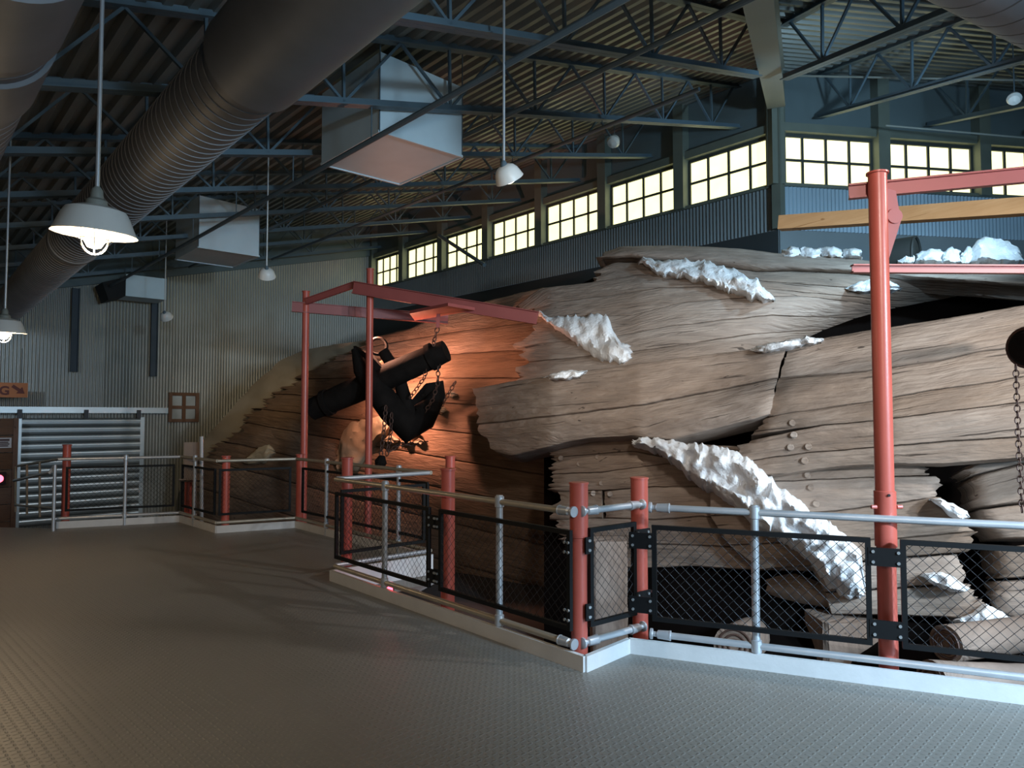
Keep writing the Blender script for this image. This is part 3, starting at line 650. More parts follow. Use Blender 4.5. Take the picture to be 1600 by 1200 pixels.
r6 = [(1110, 766), (1200, 752), (1360, 746), (1452, 742)]; r7 = [(1110, 806), (1307, 799), (1464, 777)]; r8 = [(1140, 852), (1300, 845), (1400, 842), (1526, 830)]
plank([(1110, 757), (1310, 729), (1400, 726), (1444, 727)], r6, 'R2', ragR=10); plank(r6[:-1]+[(1466, 744)], r7, 'R2', ragR=10)
plank(r7, r8, 'R2', ragR=12, bulge=0.025); plank(r8, [(1190, 890), (1400, 871), (1512, 862)], 'R2', ragR=10, bulge=0.02)
plank([(1270, 885), (1400, 873), (1497, 866)], [(1290, 925), (1400, 919), (1508, 910)], 'R2', ragR=10, bulge=0.02)
plank([(1290, 926), (1400, 920), (1512, 912)], [(1300, 960), (1393, 961), (1513, 966), (1536, 946)], 'R2', ragR=12, bulge=0.02)
kl = dict(ragL=7, bulge=0.025, th=0.5)
plank([(1506, 731), (1530, 722), (1640, 710)], [(1518, 744), (1545, 736), (1640, 714)], 'K', **kl)
plank([(1518, 746), (1545, 738), (1640, 716)], [(1526, 793), (1640, 781)], 'K', **kl)
plank([(1530, 796), (1640, 784)], [(1554, 842), (1640, 840)], 'K', **kl)
plank([(1556, 856), (1640, 848)], [(1560, 904), (1640, 901)], 'K', **kl)
plank([(1556, 908), (1640, 904)], [(1556, 950), (1592, 968), (1640, 980)], 'K', **kl)
# lower middle planks
m0 = [(872, 693), (915, 686), (990, 683), (1052, 690), (1120, 696), (1210, 700)]; m1 = [(864, 716), (927, 710), (990, 705), (1034, 713), (1180, 724)]
m2 = [(862, 741), (940, 738), (1040, 724), (1180, 735)]; m3 = [(868, 768), (943, 766), (1021, 761), (1090, 760), (1190, 775)]
m4 = [(866, 812), (927, 810), (1027, 813), (1093, 807), (1230, 815)]; m5 = [(884, 851), (1022, 850), (1160, 855), (1285, 860)]; m6 = [(905, 888), (1010, 887), (1082, 885), (1175, 890), (1295, 892)]
for a, c in ((m0, m1), (m1, m2), (m2, m3)): plank(a, c, 'M', ragL=16, bulge=0.015)
plank(m3[:1]+[(940, 766)], m4[:1]+[(941, 810)], 'M', ragL=14, bulge=0.015); plank([(945, 767)]+m3[2:], [(946, 810)]+m4[2:], 'M', ragL=3, bulge=0.02)
for a, c in ((m4, m5), (m5, m6)): plank(a, c, 'M', ragL=18, bulge=0.015)
plank([(985, 906), (1100, 903)], [(985, 950), (1085, 951), (1102, 944)], 'D', ragR=8, bulge=0.025)
plank([(1196, 904), (1240, 895), (1330, 926)], [(1200, 936), (1250, 958), (1335, 966)], 'D', ragL=8, bulge=0.22, th=0.5, out=0.45)
# treenails
for (u, v, l) in ((876, 716, 'M'), (934, 714, 'M'), (940, 755, 'M'), (927, 771, 'M'), (953, 772, 'M'), (905, 725, 'M'), (1238, 661, 'R'), (1240, 680, 'R'), (1235, 699, 'R'), (1263, 698, 'R'), (1257, 720, 'R'), (1262, 742, 'R2'), (1267, 762, 'R2'), (1275, 787, 'R2'), (1149, 806, 'M'), (1105, 745, 'M')):
    p = P(u, v, depth(l, u, v)-0.004); b = MB(); b.lathe(p+NIN*0.05, -NIN, [(0.036, 0), (0.036, 0.058), (0.030, 0.064), (0.0, 0.060)], 12)
    b.uv = [(x.x*2, x.z*2) for x in b.v]; b.build('treenail', 'hull', hull, smooth=True)
# white plaster patches
def patch(top, bot, layer, matn='plaster', out=0.06, bulge=0.10, **kw):
    bulge += 0.05
    plank(top, bot, layer, matn, ragL=kw.pop('ragL', 4), ragR=4, bulge=bulge, th=kw.pop('th', 0.3), name='plaster_patch', N=max(16, int((top[-1][0]-top[0][0])/3)), Mr=kw.pop('Mr', 14), rough=kw.pop('rough', 0.06), edge=0.03, out=out, wav=kw.pop('wav', 6), nf=2.2, **kw)
patch([(998, 406), (1030, 405), (1080, 408), (1130, 413), (1160, 425), (1185, 440), (1200, 455), (1211, 468)], [(998, 410), (1020, 424), (1060, 432), (1090, 438), (1130, 452), (1160, 462), (1190, 470), (1211, 471)], 'U', out=0.12, bulge=0.16)
patch([(838, 489), (860, 493), (900, 492), (948, 490), (953, 502), (958, 518), (968, 532), (985, 541)], [(838, 492), (860, 505), (880, 520), (905, 540), (925, 555), (950, 568), (975, 568), (985, 560)], 'U', out=0.10, bulge=0.12)
patch([(848, 588), (870, 580), (890, 578), (915, 579)], [(848, 590), (865, 594), (890, 594), (915, 583)], 'W', out=0.05, wav=2)
patch([(1172, 545), (1200, 535), (1230, 530), (1260, 525), (1285, 530)], [(1172, 547), (1195, 551), (1230, 545), (1260, 537), (1285, 534)], 'W', out=0.06, wav=2)
patch([(988, 687), (1020, 682), (1060, 690), (1100, 694), (1140, 700), (1170, 715), (1200, 745), (1240, 775), (1270, 800), (1310, 825), (1345, 862), (1352, 915)], [(988, 693), (1010, 698), (1040, 712), (1070, 738), (1090, 758), (1110, 765), (1140, 785), (1155, 800), (1180, 825), (1230, 850), (1270, 880), (1300, 920), (1325, 935), (1352, 930)], 'R2', out=0.16, bulge=0.22, th=0.5, Mr=26)
for a, c in ((1222, 1250), (1251, 1283), (1284, 1316), (1318, 1346)):
    patch([(a, 388), ((a+c)/2, 386), (c, 389)], [(a, 401), ((a+c)/2, 403), (c, 402)], 'T', out=0.08, wav=2, Mr=8)
for a, c in ((1404, 1428), (1432, 1470), (1473, 1500), (1501, 1522)):
    patch([(a, 397), ((a+c)/2, 390-(a-1404)*0.05), (c, 392)], [(a, 410), ((a+c)/2, 412), (c, 411)], 'T', out=0.10, wav=3, Mr=8)
patch([(1520, 386), (1527, 373), (1545, 369), (1575, 378), (1592, 386), (1598, 396)], [(1520, 412), (1560, 414), (1598, 408)], 'T', out=0.15, bulge=0.25, wav=3)
patch([(1322, 449), (1345, 440), (1375, 437), (1400, 445), (1407, 450)], [(1322, 452), (1345, 458), (1380, 459), (1400, 456), (1407, 452)], 'U', out=0.06, wav=2)
patch([(1455, 779), (1470, 777), (1490, 787), (1508, 800), (1512, 808)], [(1455, 781), (1475, 792), (1485, 806), (1500, 812), (1512, 810)], 'R2', out=0.10, wav=2)
patch([(1440, 898), (1460, 892), (1485, 899), (1511, 918)], [(1440, 901), (1465, 915), (1490, 926), (1511, 923)], 'R2', out=0.09, wav=2)
patch([(1488, 970), (1520, 959), (1540, 942), (1565, 955), (1588, 972)], [(1488, 972), (1520, 976), (1550, 989), (1570, 992), (1588, 974)], 'R2', out=0.05, wav=2)
# plaster and rubble round the anchor
patch([(526, 706), (535, 674), (548, 660), (575, 656), (600, 650), (618, 640)], [(526, 735), (556, 735), (575, 708), (590, 690), (605, 678), (618, 650)], 'B', 'tan', out=0.10, bulge=0.10, wav=3, label='pale plaster patch on the bow')
patch([(382, 718), (400, 703), (420, 694), (426, 700)], [(382, 724), (400, 726), (415, 722), (426, 712)], 'B', 'tan', out=0.10, wav=2)
for i, (u, v, s) in enumerate(((628, 668, 12), (646, 678, 9), (612, 686, 10), (655, 690, 8), (690, 640, 9), (705, 615, 8), (636, 690, 8))):
    patch([(u-s, v), (u, v-s*0.7), (u+s, v)], [(u-s, v+3), (u, v+s*0.7), (u+s, v+3)], 'B', 'tan', out=0.12, bulge=0.12, wav=2, Mr=8)

# cribbing under the hull
def timber(name, lab, p, q, wd, ht, up=(0, 0, 1), matn='timber'):
    b = MB(); p = V(p); q = V(q); d = (q-p).normalized(); r = d.cross(V(up)).normalized(); u = r.cross(d); n = 14; L = (q-p).length
    sec = [(-.5, -.42), (-.42, -.5), (.42, -.5), (.5, -.42), (.5, .42), (.42, .5), (-.42, .5), (-.5, .42)]; uv = []
    for i in range(n+1):
        for k, (x, y) in enumerate(sec):
            w_ = 1+0.05*noise.noise(V((i*0.7, k*1.3, p.x))); b.v.append(p+d*L*i/n+r*x*wd*w_+u*y*ht*w_); uv.append((L*i/n, k*0.3*wd))
    for i in range(n):
        for k in range(8): b.f.append((i*8+k, i*8+(k+1) % 8, (i+1)*8+(k+1) % 8, (i+1)*8+k))
    b.f.append(tuple(range(7, -1, -1))); b.f.append(tuple(n*8+k for k in range(8))); b.uv = uv
    return tag(b.build(name, matn), lab, 'timber')
def vert(u, v, Y, top_v, name, lab, wd):
    p = P(u, v, Y); q = P(u, top_v, Y); p.x = q.x; p.z = GZ; return timber(name, lab, p, q, wd, wd*0.9, (0, 1, 0))
vert(1315, 1050, 7.05, 962, 'support_post', 'upright squared timber propping the hull left of the tall right red post', 0.56)
vert(950, 1000, 7.1, 842, 'support_post', 'upright grained timber seen through the short mesh panel between two short posts', 0.34)
def log(lab, p, q, r):
    th = thing('cribbing_log', (V(p)+V(q))/2-V((0, 0, r)), lab, 'log'); n = 12; p = V(p); q = V(q)
    b = MB(); b.path([p.lerp(q, i/n) for i in range(n+1)], [r*(1+0.05*noise.noise(V((i*.6, r, p.x)))) for i in range(n+1)], 20)
    d = (q-p).normalized(); b.uv = [((x-p).dot(d), math.atan2(x.z-p.z, x.x-p.x)*r) for x in b.v]; b.build('log_body', 'timber', th, smooth=True)
    for k in range(3):
        b = MB(); b.torus(p-d*0.002, d, r*(0.28+0.24*k), 0.010, 20, 6); b.build('growth_ring', 'rust', th)
log('upper squared-off log end beside the tall right post, end rings showing', P(1478, 1006, 5.75), P(1640, 985, 6.2), 0.145)
log('lower log under the first, cut end with rings low at the right', P(1455, 1065, 5.6), P(1640, 1072, 5.8), 0.16)
log('short round log lying in the shade under the hull', P(1148, 1010, 6.5), P(1190, 985, 8.2), 0.19)
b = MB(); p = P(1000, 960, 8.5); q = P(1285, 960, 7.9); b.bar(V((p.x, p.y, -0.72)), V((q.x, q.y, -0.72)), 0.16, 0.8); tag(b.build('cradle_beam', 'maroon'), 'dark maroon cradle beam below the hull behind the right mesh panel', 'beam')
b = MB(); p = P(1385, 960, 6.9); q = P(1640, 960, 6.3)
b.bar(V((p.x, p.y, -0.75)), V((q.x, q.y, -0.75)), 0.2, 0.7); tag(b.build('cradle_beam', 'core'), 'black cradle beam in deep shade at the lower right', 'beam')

# dark round pipe on the ledge at the right
th = thing('round_pipe', P(1430, 392, 9.5), 'dark grey-green round pipe lying half hidden behind the tall right post', 'pipe')
p = P(1432, 402, 10.0); b = MB(); b.lathe(p, V((-0.75, 0.66, 0)), [(0.0, 0.0), (0.24, 0), (0.30, 0.02), (0.30, 0.5), (0, 0.5)], 28); b.build('pipe_body', 'greypipe', th, smooth=True)
b = MB(); b.torus(p, V((-0.75, 0.66, 0)), 0.29, 0.02, 28, 6); b.build('pipe_rim', 'greypipe', th, smooth=True)

# ================================================================== railings
def post(p, z1, lab, r=0.058, zb=GZ, top=True, sleeve=None, cat='post', matn='red'):
    th = thing('red_post', V((p.x, p.y, zb)), lab, cat)
    b = MB(); b.tube(V((p.x, p.y, zb)), V((p.x, p.y, z1)), r, 24); b.build('pipe', matn, th, smooth=True)
    if top:
        b = MB(); b.lathe(V((p.x, p.y, z1-0.012)), (0, 0, 1), [(0, 0), (r+0.012, 0), (r+0.012, 0.012), (r*0.9, 0.016), (0, 0.014)], 24); b.build('cap', matn, th, smooth=True)
    if sleeve:
        b = MB(); b.lathe(V((p.x, p.y, sleeve[0])), (0, 0, 1), [(r, 0), (r+0.007, 0.005), (r+0.007, sleeve[1]-sleeve[0]), (r, sleeve[1]-sleeve[0])], 24); b.build('sleeve', matn, th, smooth=True)
    return th
def out(i, j):  # hull-side normal of kerb segment
    d = (K[j]-K[i]).normalized(); n = V((d.y, -d.x, 0)); return n
def sideof(n, a): # make n point away from the camera side platform
    return n
nA = (K[3]-K[2]).normalized(); nAo = V((nA.y, -nA.x, 0))
if nAo.y < 0: nAo = -nAo
nR = (K[0]-K[1]).normalized(); nRo = V((-nR.y, nR.x, 0))
if nRo.y < 0: nRo = -nRo
def at(u, base, no, v=None):
    """point behind the kerb line through base dirs: choose pixel column u at floor depth of post"""
    return None
pA = P(905, 900, 5.02); pQ = P(1000, 900, 5.42); pR = P(1378, 900, 4.72); pM = P(699.5, 900, 6.12); pC = P(541, 900, 7.72)
pD = Pn+N1*0.06+W1*0.0; 
pE = PZ(462, 824.5)+N1*0.06; pF = PZ(345, 833)+V((0.02, 0.10, 0)); pG = PZ(288, 815.5)+V((0.0, 0.12, 0)); pH = P(102, 800, 11.2)
def onseg(a, c, u):
    k = (u-800)/F; d = c-a; return a+d*((k*a.y-a.x)/(d.x-k*d.y))
pR = onseg(K[1]+nRo*0.10, K[0]+nRo*0.10, 1379)
for p in (pA, pQ, pR, pM, pC): p.z = 0
post(pA, 1.245, 'short red pipe post at the kerb corner, left of the short mesh panel', sleeve=(0.86, 1.235))
post(pQ, 1.245, 'short red pipe post right of the short mesh panel', sleeve=(0.86, 1.235))
post(pM, 1.26, 'red pipe post seen through the mesh panel between the red lamp and kerb corner')
post(pC, 1.26, 'red pipe post at the left end of the near railing, over the kerb point')
post(P(703, 900, 8.75).xy.to_3d(), 1.22, 'dim red pipe post half hidden behind a nearer red post')
post(pE, 1.12, 'dark red post at the inner railing corner under the left tall post')
post(pF, 1.12, 'dark red post at the outer railing corner left of the dark mesh panels')
post(pG, 1.22, 'dark red post beside the hanging notice panel by the far railing')
post(pH, 1.26, 'dark red post at the head of the ramp in front of the slatted door')
# tall gantry posts
tallR = post(pR, 3.33, 'tall red gantry pipe post at the right, from the deck up past the windows', r=0.058, cat='post')
b = MB(); b.lathe(V((pR.x, pR.y, 0.86)), (0, 0, 1), [(0.058, 0), (0.067, 0.004), (0.067, 0.36), (0.058, 0.365)], 24); b.build('sleeve', 'red', tallR, smooth=True)
for s in (-1, 1):
    b = MB(); b.tube(V((pR.x+0.066*s, pR.y-0.02, 1.12)), V((pR.x+0.10*s, pR.y-0.02, 1.12)), 0.013, 8); b.build('bolt', 'red', tallR)
for z in (1.03, 1.2):
    b = MB(); b.tube(V((pR.x-0.01, pR.y-0.068, z)), V((pR.x-0.01, pR.y-0.075, z)), 0.009, 8); b.build('bolt', 'black', tallR)
# gusset with pin on the tall right post
gx = V((pR.x+0.075, pR.y-0.02, 0)); b = MB()
b.prism([V((gx.x-0.03, gx.y, z)) if i in (0, 3) else V((gx.x+dx, gx.y, z)) for i, (dx, z) in enumerate(((-0.03, 3.22), (0.035, 3.2), (0.065, 3.0), (-0.03, 2.72)))], (0, 0.02, 0)); b.build('gusset', 'redbeam', tallR)
b = MB(); b.lathe(V((gx.x+0.02, gx.y-0.012, 3.03)), (0, 1, 0), [(0, 0), (0.05, 0), (0.05, 0.045), (0, 0.045)], 16); b.build('pin', 'redbeam', tallR, smooth=True)
def channel(lab, p, q, h=0.10, wd=0.06, name='gantry_beam', pm='redbeam'):
    th = thing(name, (V(p)+V(q))/2, lab, 'beam'); p = V(p); q = V(q); d = (q-p).normalized(); r = d.cross(V((0, 0, 1))).normalized(); u = r.cross(d)
    b = MB(); b.bar(p, q, 0.012, h); b.build('web', pm, th)
    for s in (-1, 1):
        b = MB(); b.bar(p+u*h/2*s-r*wd/2*0, q+u*h/2*s, wd, 0.012); b.build('flange', pm, th)
    return th
channel('red steel channel at top right crossing before the lit windows', P(1326, 300, 4.76), P(1680, 266, 4.40), 0.088, 0.05)
channel('slim red steel bar behind the tall right post, level with the white rubble', P(1331, 420, 6.1), P(1680, 421.5, 6.0), 0.06, 0.07)
b = MB(); p = P(1219, 349, 8.6); q = P(1700, 316, 6.75); b.bar(p, q, 0.15, 0.165); d = (q-p).normalized(); b.uv = [((x-p).dot(d), x.z*1.0+x.y*0.2) for x in b.v]
tag(b.build('wooden_beam', 'pine'), 'pale squared pine beam crossing before the corrugated wall at right', 'beam')
# left gantry over the anchor
pL1 = P(475, 700, 12.6); pL2 = P(576, 700, 12.2); pL1.z = pL2.z = 0
post(pL1, P(475, 455, 12.6).z, 'left tall red gantry post with orange lit top', r=0.06)
post(pL2, P(576, 420, 12.2).z, 'tall dark red gantry post in front of the anchor', r=0.06)
channel('red gantry beam reaching right from the left gantry post', P(456, 479, 12.5), P(700, 499, 13.4), 0.17, 0.08, pm='shadebeam')
channel('thick red gantry beam reaching right from the taller gantry post', P(552, 449, 12.1), P(840, 497, 11.6), 0.20, 0.09, pm='shadebeam')
channel('red cross beam joining the two left gantry posts', P(478, 471, 12.5), P(556, 444, 12.2), 0.10, 0.06, pm='shadebeam')
# orange lit trolley plate with hook over the anchor
pt_ = P(690, 488, 12.55); th = thing('trolley_plate', pt_, 'orange lit red steel trolley plate with hanging link above the anchor', 'trolley')
b = MB(); b.prism([PZ(640, 490, 3.45), PZ(648, 501, 3.45), PZ(742, 485, 3.45), PZ(700, 478, 3.45)], (0, 0, 0.05)); b.build('plate', 'redbeam', th)
b = MB(); b.bar(P(685, 489, 12.1), P(684, 512, 12.1), 0.06, 0.03, (0, 1, 0)); b.build('hanger_bar', 'redbeam', th)

# pipe rails
def rail(name, lab, segs, stan=(), matn='galv', ends=(), zt=1.05, zb=0.15, r=0.024):
    th = thing('guardrail', (segs[0]+segs[-1])/2, lab, 'railing')
    for z, nm in ((zt, 'top_rail'), (zb, 'bottom_rail')):
        b = MB(); b.path([p+V((0, 0, z)) for p in segs], r, 12); b.build(nm, matn, th, smooth=True)
        for e, d in ends:
            e = e+V((0, 0, z)); b = MB(); b.lathe(e, d, [(0.0, -0.115), (0.038, -0.115), (0.038, -0.10), (0.018, -0.095), (0.018, -0.07), (0.03, -0.06), (0.034, 0.02), (0.036, 0.022), (0.036, 0.03), (0.024, 0.032)], 16); b.build('swivel_fitting', 'galv', th, smooth=True)
    for p in stan:
        b = MB(); b.tube(V((p.x, p.y, -0.1)), V((p.x, p.y, zt+0.05)), 0.027, 14); s = b.build('stanchion', 'galv', th, smooth=True)
        for z in (zt, zb):
            b = MB(); b.lathe(V((p.x, p.y, z-0.045)), (0, 0, 1), [(0.027, 0), (0.036, 0.006), (0.036, 0.084), (0.027, 0.09)], 14); b.build('clamp', 'galv', s, smooth=True)
    return th
def onseg(a, c, u):
    """point of the segment a-c seen in pixel column u"""
    k = (u-800)/F; d = c-a; t = (k*a.y-a.x)/(d.x-k*d.y) if False else ((k*a.y*1.0-a.x)/(d.x-k*d.y)); return a+d*t
oR = nRo*0.02
a = K[1]+oR; c = K[0]+oR
ra = onseg(a, c, 1038); rail('r', 'grey pipe railing along the right kerb, passing before the tall red post', [ra, c], [onseg(a, c, 1176)], 'galv', [(ra, (c-a).normalized())])
d = (pQ-pA).normalized(); f = V((0, -0.075, 0))
rail('s', 'short grey pipe railing between the two short red posts', [pA+f+d*0.15, pQ+f-d*0.12], [], 'galv', [(pA+f+d*0.13, d), (pQ+f-d*0.10, -d)])
a = K[2]+nAo*0.02; c = K[3]+nAo*0.02
ra = onseg(a, c, 878)
rail('m', 'brownish pipe railing from the short post to the left kerb point, red lamp below', [ra, onseg(a, c, 526)], [onseg(a, c, 780.5), onseg(a, c, 603)], 'brass', [(ra, -nA*-1)])
a = K[3]+W1*0.02; rail('n', 'pipe railing across the notch behind the near mesh panel', [K[3]+N1*0.05, Pn-N1*0.05], [], 'galv')
a = Pn-W1*-0.05; c = K[5]
rail('f', 'far pipe railing running left from the notch to the tall left post', [Pn+N1*-0.02, K[5]], [onseg(Pn, K[5], 624), onseg(Pn, K[5], 512)], 'brass')
rail('g', 'far pipe railing between the two inner corners, dark mesh below', [K[5], K[6]], [], 'brass')
rail('h', 'short far pipe railing by the hanging notice panel', [K[6], K[7]], [onseg(K[6], K[7], 307)], 'brass')
rail('i', 'far pipe railing in front of the slatted door', [K[7], K[8]], [onseg(K[7], K[8], 199)], 'galv')
# ramp rail at far left
th = thing('ramp_rail', PZ(83, 828), 'sloping pipe handrail with grey end post going down the far left ramp', 'railing')
e = PZ(83, 830); e2 = P(0, 752, 12.2); b = MB(); b.path([V((e.x, e.y, 0)), V((e.x, e.y, 0.98)), P(78, 738, e.y+0.02), P(22, 751, 12.0)], 0.024, 10); b.build('end_post', 'galv', th, smooth=True)
b = MB(); b.path([P(100, 716, 11.2), P(28, 728, 13.2)], 0.024, 10); b.build('top_rail', 'brass', th, smooth=True)
b = MB(); b.path([P(84, 794, 11.1), P(24, 789, 13.0)], 0.02, 10); b.build('bottom_rail', 'brass', th, smooth=True)
for u, v0, v1, Y in ((62, 722, 808, 11.7), (42, 726, 804, 12.4), (24, 729, 800, 13.0)):
    b = MB(); b.path([P(u, v0, Y), P(u, v1, Y)], 0.018, 8); b.build('baluster', 'brass', th, smooth=True)

# mesh panels
def mesh_panel(lab, a, c, z0=0.27, z1=0.915, brackets=(), pitch=0.072, off=V((0, 0, 0)), bw=0.032):
    a = V((a.x, a.y, 0))+off; c = V((c.x, c.y, 0))+off; d = (c-a); L = d.length; d.normalize(); n = V((d.y, -d.x, 0))
    th = thing('mesh_panel', (a+c)/2+V((0, 0, z0)), lab, 'mesh panel')
    fr = MB()
    for z in (z0, z1): fr.box((a+c)/2+V((0, 0, z)), L+bw, 0.03, bw, d, n)
    for p in (a, c): fr.box(p+V((0, 0, (z0+z1)/2)), bw, 0.03, z1-z0-bw, d, n)
    fr.build('frame', 'black', th)
    b = MB(); H = z1-z0; k = -int(H/pitch)-1
    while k*pitch < L+H:
        for sgn in (1, -1):
            # line x = k*pitch + sgn*y
            x0 = k*pitch; ya, yb = 0.0, H
            xs = lambda y: (x0+y) if sgn > 0 else (x0+H-y)-0
            if sgn > 0: ya = max(0, -x0); yb = min(H, L-x0)
            else: ya = max(0, x0+H-L); yb = min(H, x0+H)
            if yb-ya > 0.01:
                m_ = max(2, int((yb-ya)/pitch*2)); pts = []
                for q in range(m_+1):
                    y = ya+(yb-ya)*q/m_; pts.append(a+d*xs(y)+V((0, 0, z0+y))+n*0.004*math.cos(2*math.pi*y/pitch)*sgn)
                b.path([pts[0], pts[-1]], 0.0018, 4, False)
        k += 1
    b.build('chain_link', 'wire', th, kind='stuff')
    for p, s in brackets:
        p = V((p.x, p.y, 0)); q = a if s < 0 else c
        cn = n if n.y < 0 else -n; pj = a+d*(p-a).dot(d); far = pj+d*((0.085 if p is not pA else 0.03)*(1 if s > 0 else -1)) if (p-pR).xy.length < 0.01 else pj+d*(0.02*(1 if s > 0 else -1))
        for z in (z0+0.09, z1-0.10):
            b = MB(); m_ = (q+far)/2+cn*0.012+V((0, 0, z)); l = (far-q).length; b.box(m_, l, 0.012, 0.115, d, n); br = b.build('bracket', 'black', th)
            for i in (-1, 1):
                for h in (-1, 1):
                    b = MB(); cpos = m_+d*i*(l/2-0.028)+cn*0.006+V((0, 0, h*0.033)); b.tube(cpos, cpos+cn*0.008, 0.010, 10); b.build('bolt', 'bolt', br)
    return th
fr_ = -nRo*0.0
a = onseg(K[1]+nRo*0.02, K[0]+nRo*0.02, 1022)-nRo*0.04; c = onseg(K[1]+nRo*0.02, K[0]+nRo*0.02, 1350)-nRo*0.04
mesh_panel('wide black chain-link panel between short post and tall right post, white plaster behind', a, c, brackets=((pQ, -1), (pR, 1)))
a = onseg(K[1]+nRo*0.02, K[0]+nRo*0.02, 1404)-nRo*0.04; c = K[0]-nRo*0.02
mesh_panel('black chain-link panel right of the tall red post, cut off by the right edge', a, c)
d = (pQ-pA).normalized()
mesh_panel('narrow black chain-link panel between the two short red posts', pA+d*0.10+V((0, -0.09, 0)), pQ-d*0.09+V((0, -0.09, 0)), brackets=((pA, -1), (pQ, 1)))
a = K[2]-nAo*0.03; c = K[3]-nAo*0.03
mesh_panel('long black chain-link panel left of the kerb corner, before one red post', onseg(a, c, 889), onseg(a, c, 690), brackets=((pA, -1), (pM, 1)))
mesh_panel('black chain-link panel above the small red lamp', onseg(a, c, 671), onseg(a, c, 528), brackets=((pM, -1),))
mesh_panel('black chain-link panel across the notch, seen through the nearer panel', K[3]+N1*0.12, Pn-N1*0.12)
mesh_panel('dim chain-link panel behind the notch, under the far railing', Pn+W1*0.1, onseg(Pn, K[5], 475))
mesh_panel('wide dark chain-link panel between the two inner far corners', onseg(K[5], K[6], 455), onseg(K[5], K[6], 346))
mesh_panel('narrow dark chain-link panel below the hanging notice panel', K[6]+W1*0.1, K[7]-W1*0.1)
mesh_panel('far chain-link panel in front of the slatted door', onseg(K[7], K[8], 274), onseg(K[7], K[8], 108))
# hanging notice panel on the far railing with tall bright pole
q = P(302, 720, 11.5); dq = (K[7]-K[6]).normalized(); nq = V((dq.y, -dq.x, 0))
th = thing('notice_panel', q-V((0, 0, 0.35)), 'brownish clear notice panel hung on the far railing beside a bright pole', 'panel')
b = MB(); b.box(q+V((0, 0, -0.02)), 0.30, 0.02, 0.64, (1, 0, 0), (0, 1, 0)); b.build('sheet', 'brownsheet', th)
b = MB(); b.prism([q+V((-0.18, 0, -0.34)), q+V((0.18, 0, -0.34)), q+V((0.18, -0.10, -0.30)), q+V((-0.18, -0.10, -0.30))], (0, 0, 0.015)); b.build('lip', 'brownsheet', th)
b = MB(); b.path([P(315, 826, 11.4), P(315, 682, 11.4)], 0.03, 12); tag(b.build('steel_pole', 'galv'), 'bright upright steel pole beside the hanging notice panel', 'pole')
# red lamp on the kerb, pale sheet in the notch
p = onseg(K[2]+nAo*0.09, K[3]+nAo*0.09, 609); p.z = P(609, 921, p.y).z; th = thing('red_kerb_lamp', p, 'small glowing red lamp on the kerb below the mesh panel', 'lamp')
b = MB(); b.lathe(p, V((-0.1, -1, 0.1)), [(0.045, 0), (0.045, 0.03), (0.032, 0.05), (0.0, 0.058)], 16); b.build('lens', 'redled', th, smooth=True)
b = MB(); b.box(p+V((0, 0.035, 0)), 0.09, 0.06, 0.09); b.build('housing', 'black', th)
point('red_glow', p+V((0.02, 0.12, 0.06)), 2.5, (1, 0.05, 0.08), 0.03)
b = MB(); zq = -0.25; b.prism([PZ(548, 897, zq), PZ(655, 925, zq), PZ(692, 905, zq), PZ(615, 884, zq)], (0, 0, 0.02)); tag(b.build('metal_sheet', 'pinkish'), 'pale metal sheet lying below the notch behind the red lamp', 'sheet')

# ================================================================== anchor and chains
AY = 12.75
an = thing('anchor', P(636, 690, AY), 'great dark iron anchor with wooden stock hung on chains before the bow', 'anchor')
b = MB(); n = 10; a = P(487, 640, 12.9); c = P(697, 548, 12.35); rr = [0.20+0.035*math.sin(math.pi*i/n) for i in range(n+1)]; rr[-1] = 0.19
b.path([a.lerp(c, i/n) for i in range(n+1)], rr, 20); b.build('stock', 'iron', an, smooth=True)
for s in (0.12, 0.90):
    b = MB(); x = a.lerp(c, s); b.lathe(x, c-a, [(0.2, -0.05), (0.245, -0.05), (0.245, 0.05), (0.2, 0.05)], 20); b.build('stock_band', 'iron', an, smooth=True)
b = MB(); b.path([P(640, 664, AY), P(634, 630, AY-0.05), P(622, 585, AY-0.08), P(598, 548, AY-0.1)], [0.20, 0.13, 0.11, 0.10], 14); b.build('shank', 'bow_iron' if 'bow_iron' in M_ else 'iron', an, smooth=True)
b = MB(); b.torus(P(591, 541, AY-0.1), (0.2, -1, 0.2), 0.15, 0.03, 24, 8); b.build('ring', 'iron', an, smooth=True)
b = MB(); b.path([P(553, 545, AY-0.3), P(566, 575, AY-0.3), P(586, 606, AY-0.25), P(612, 640, AY-0.1), P(640, 668, AY), P(660, 652, AY+0.1), P(676, 630, AY+0.15), P(686, 604, AY+0.2)],
                 [0.05, 0.17, 0.22, 0.25, 0.30, 0.26, 0.18, 0.06], 14); b.build('arms', 'iron', an, smooth=True)
for pts, dy in (((552, 541), (580, 556), (606, 585), (606, 622), (580, 618), (560, 590)), -0.32), (((690, 596), (664, 600), (644, 624), (654, 664), (682, 650), (694, 622)), 0.12):
    b = MB(); b.prism([P(u, v, AY+dy) for u, v in pts], (0.02, 0.10, 0.02)); b.build('fluke', 'iron', an)
b = MB(); b.path([P(638, 668, AY), P(637, 686, AY)], [0.11, 0.05], 10); b.build('crown', 'iron', an, smooth=True)
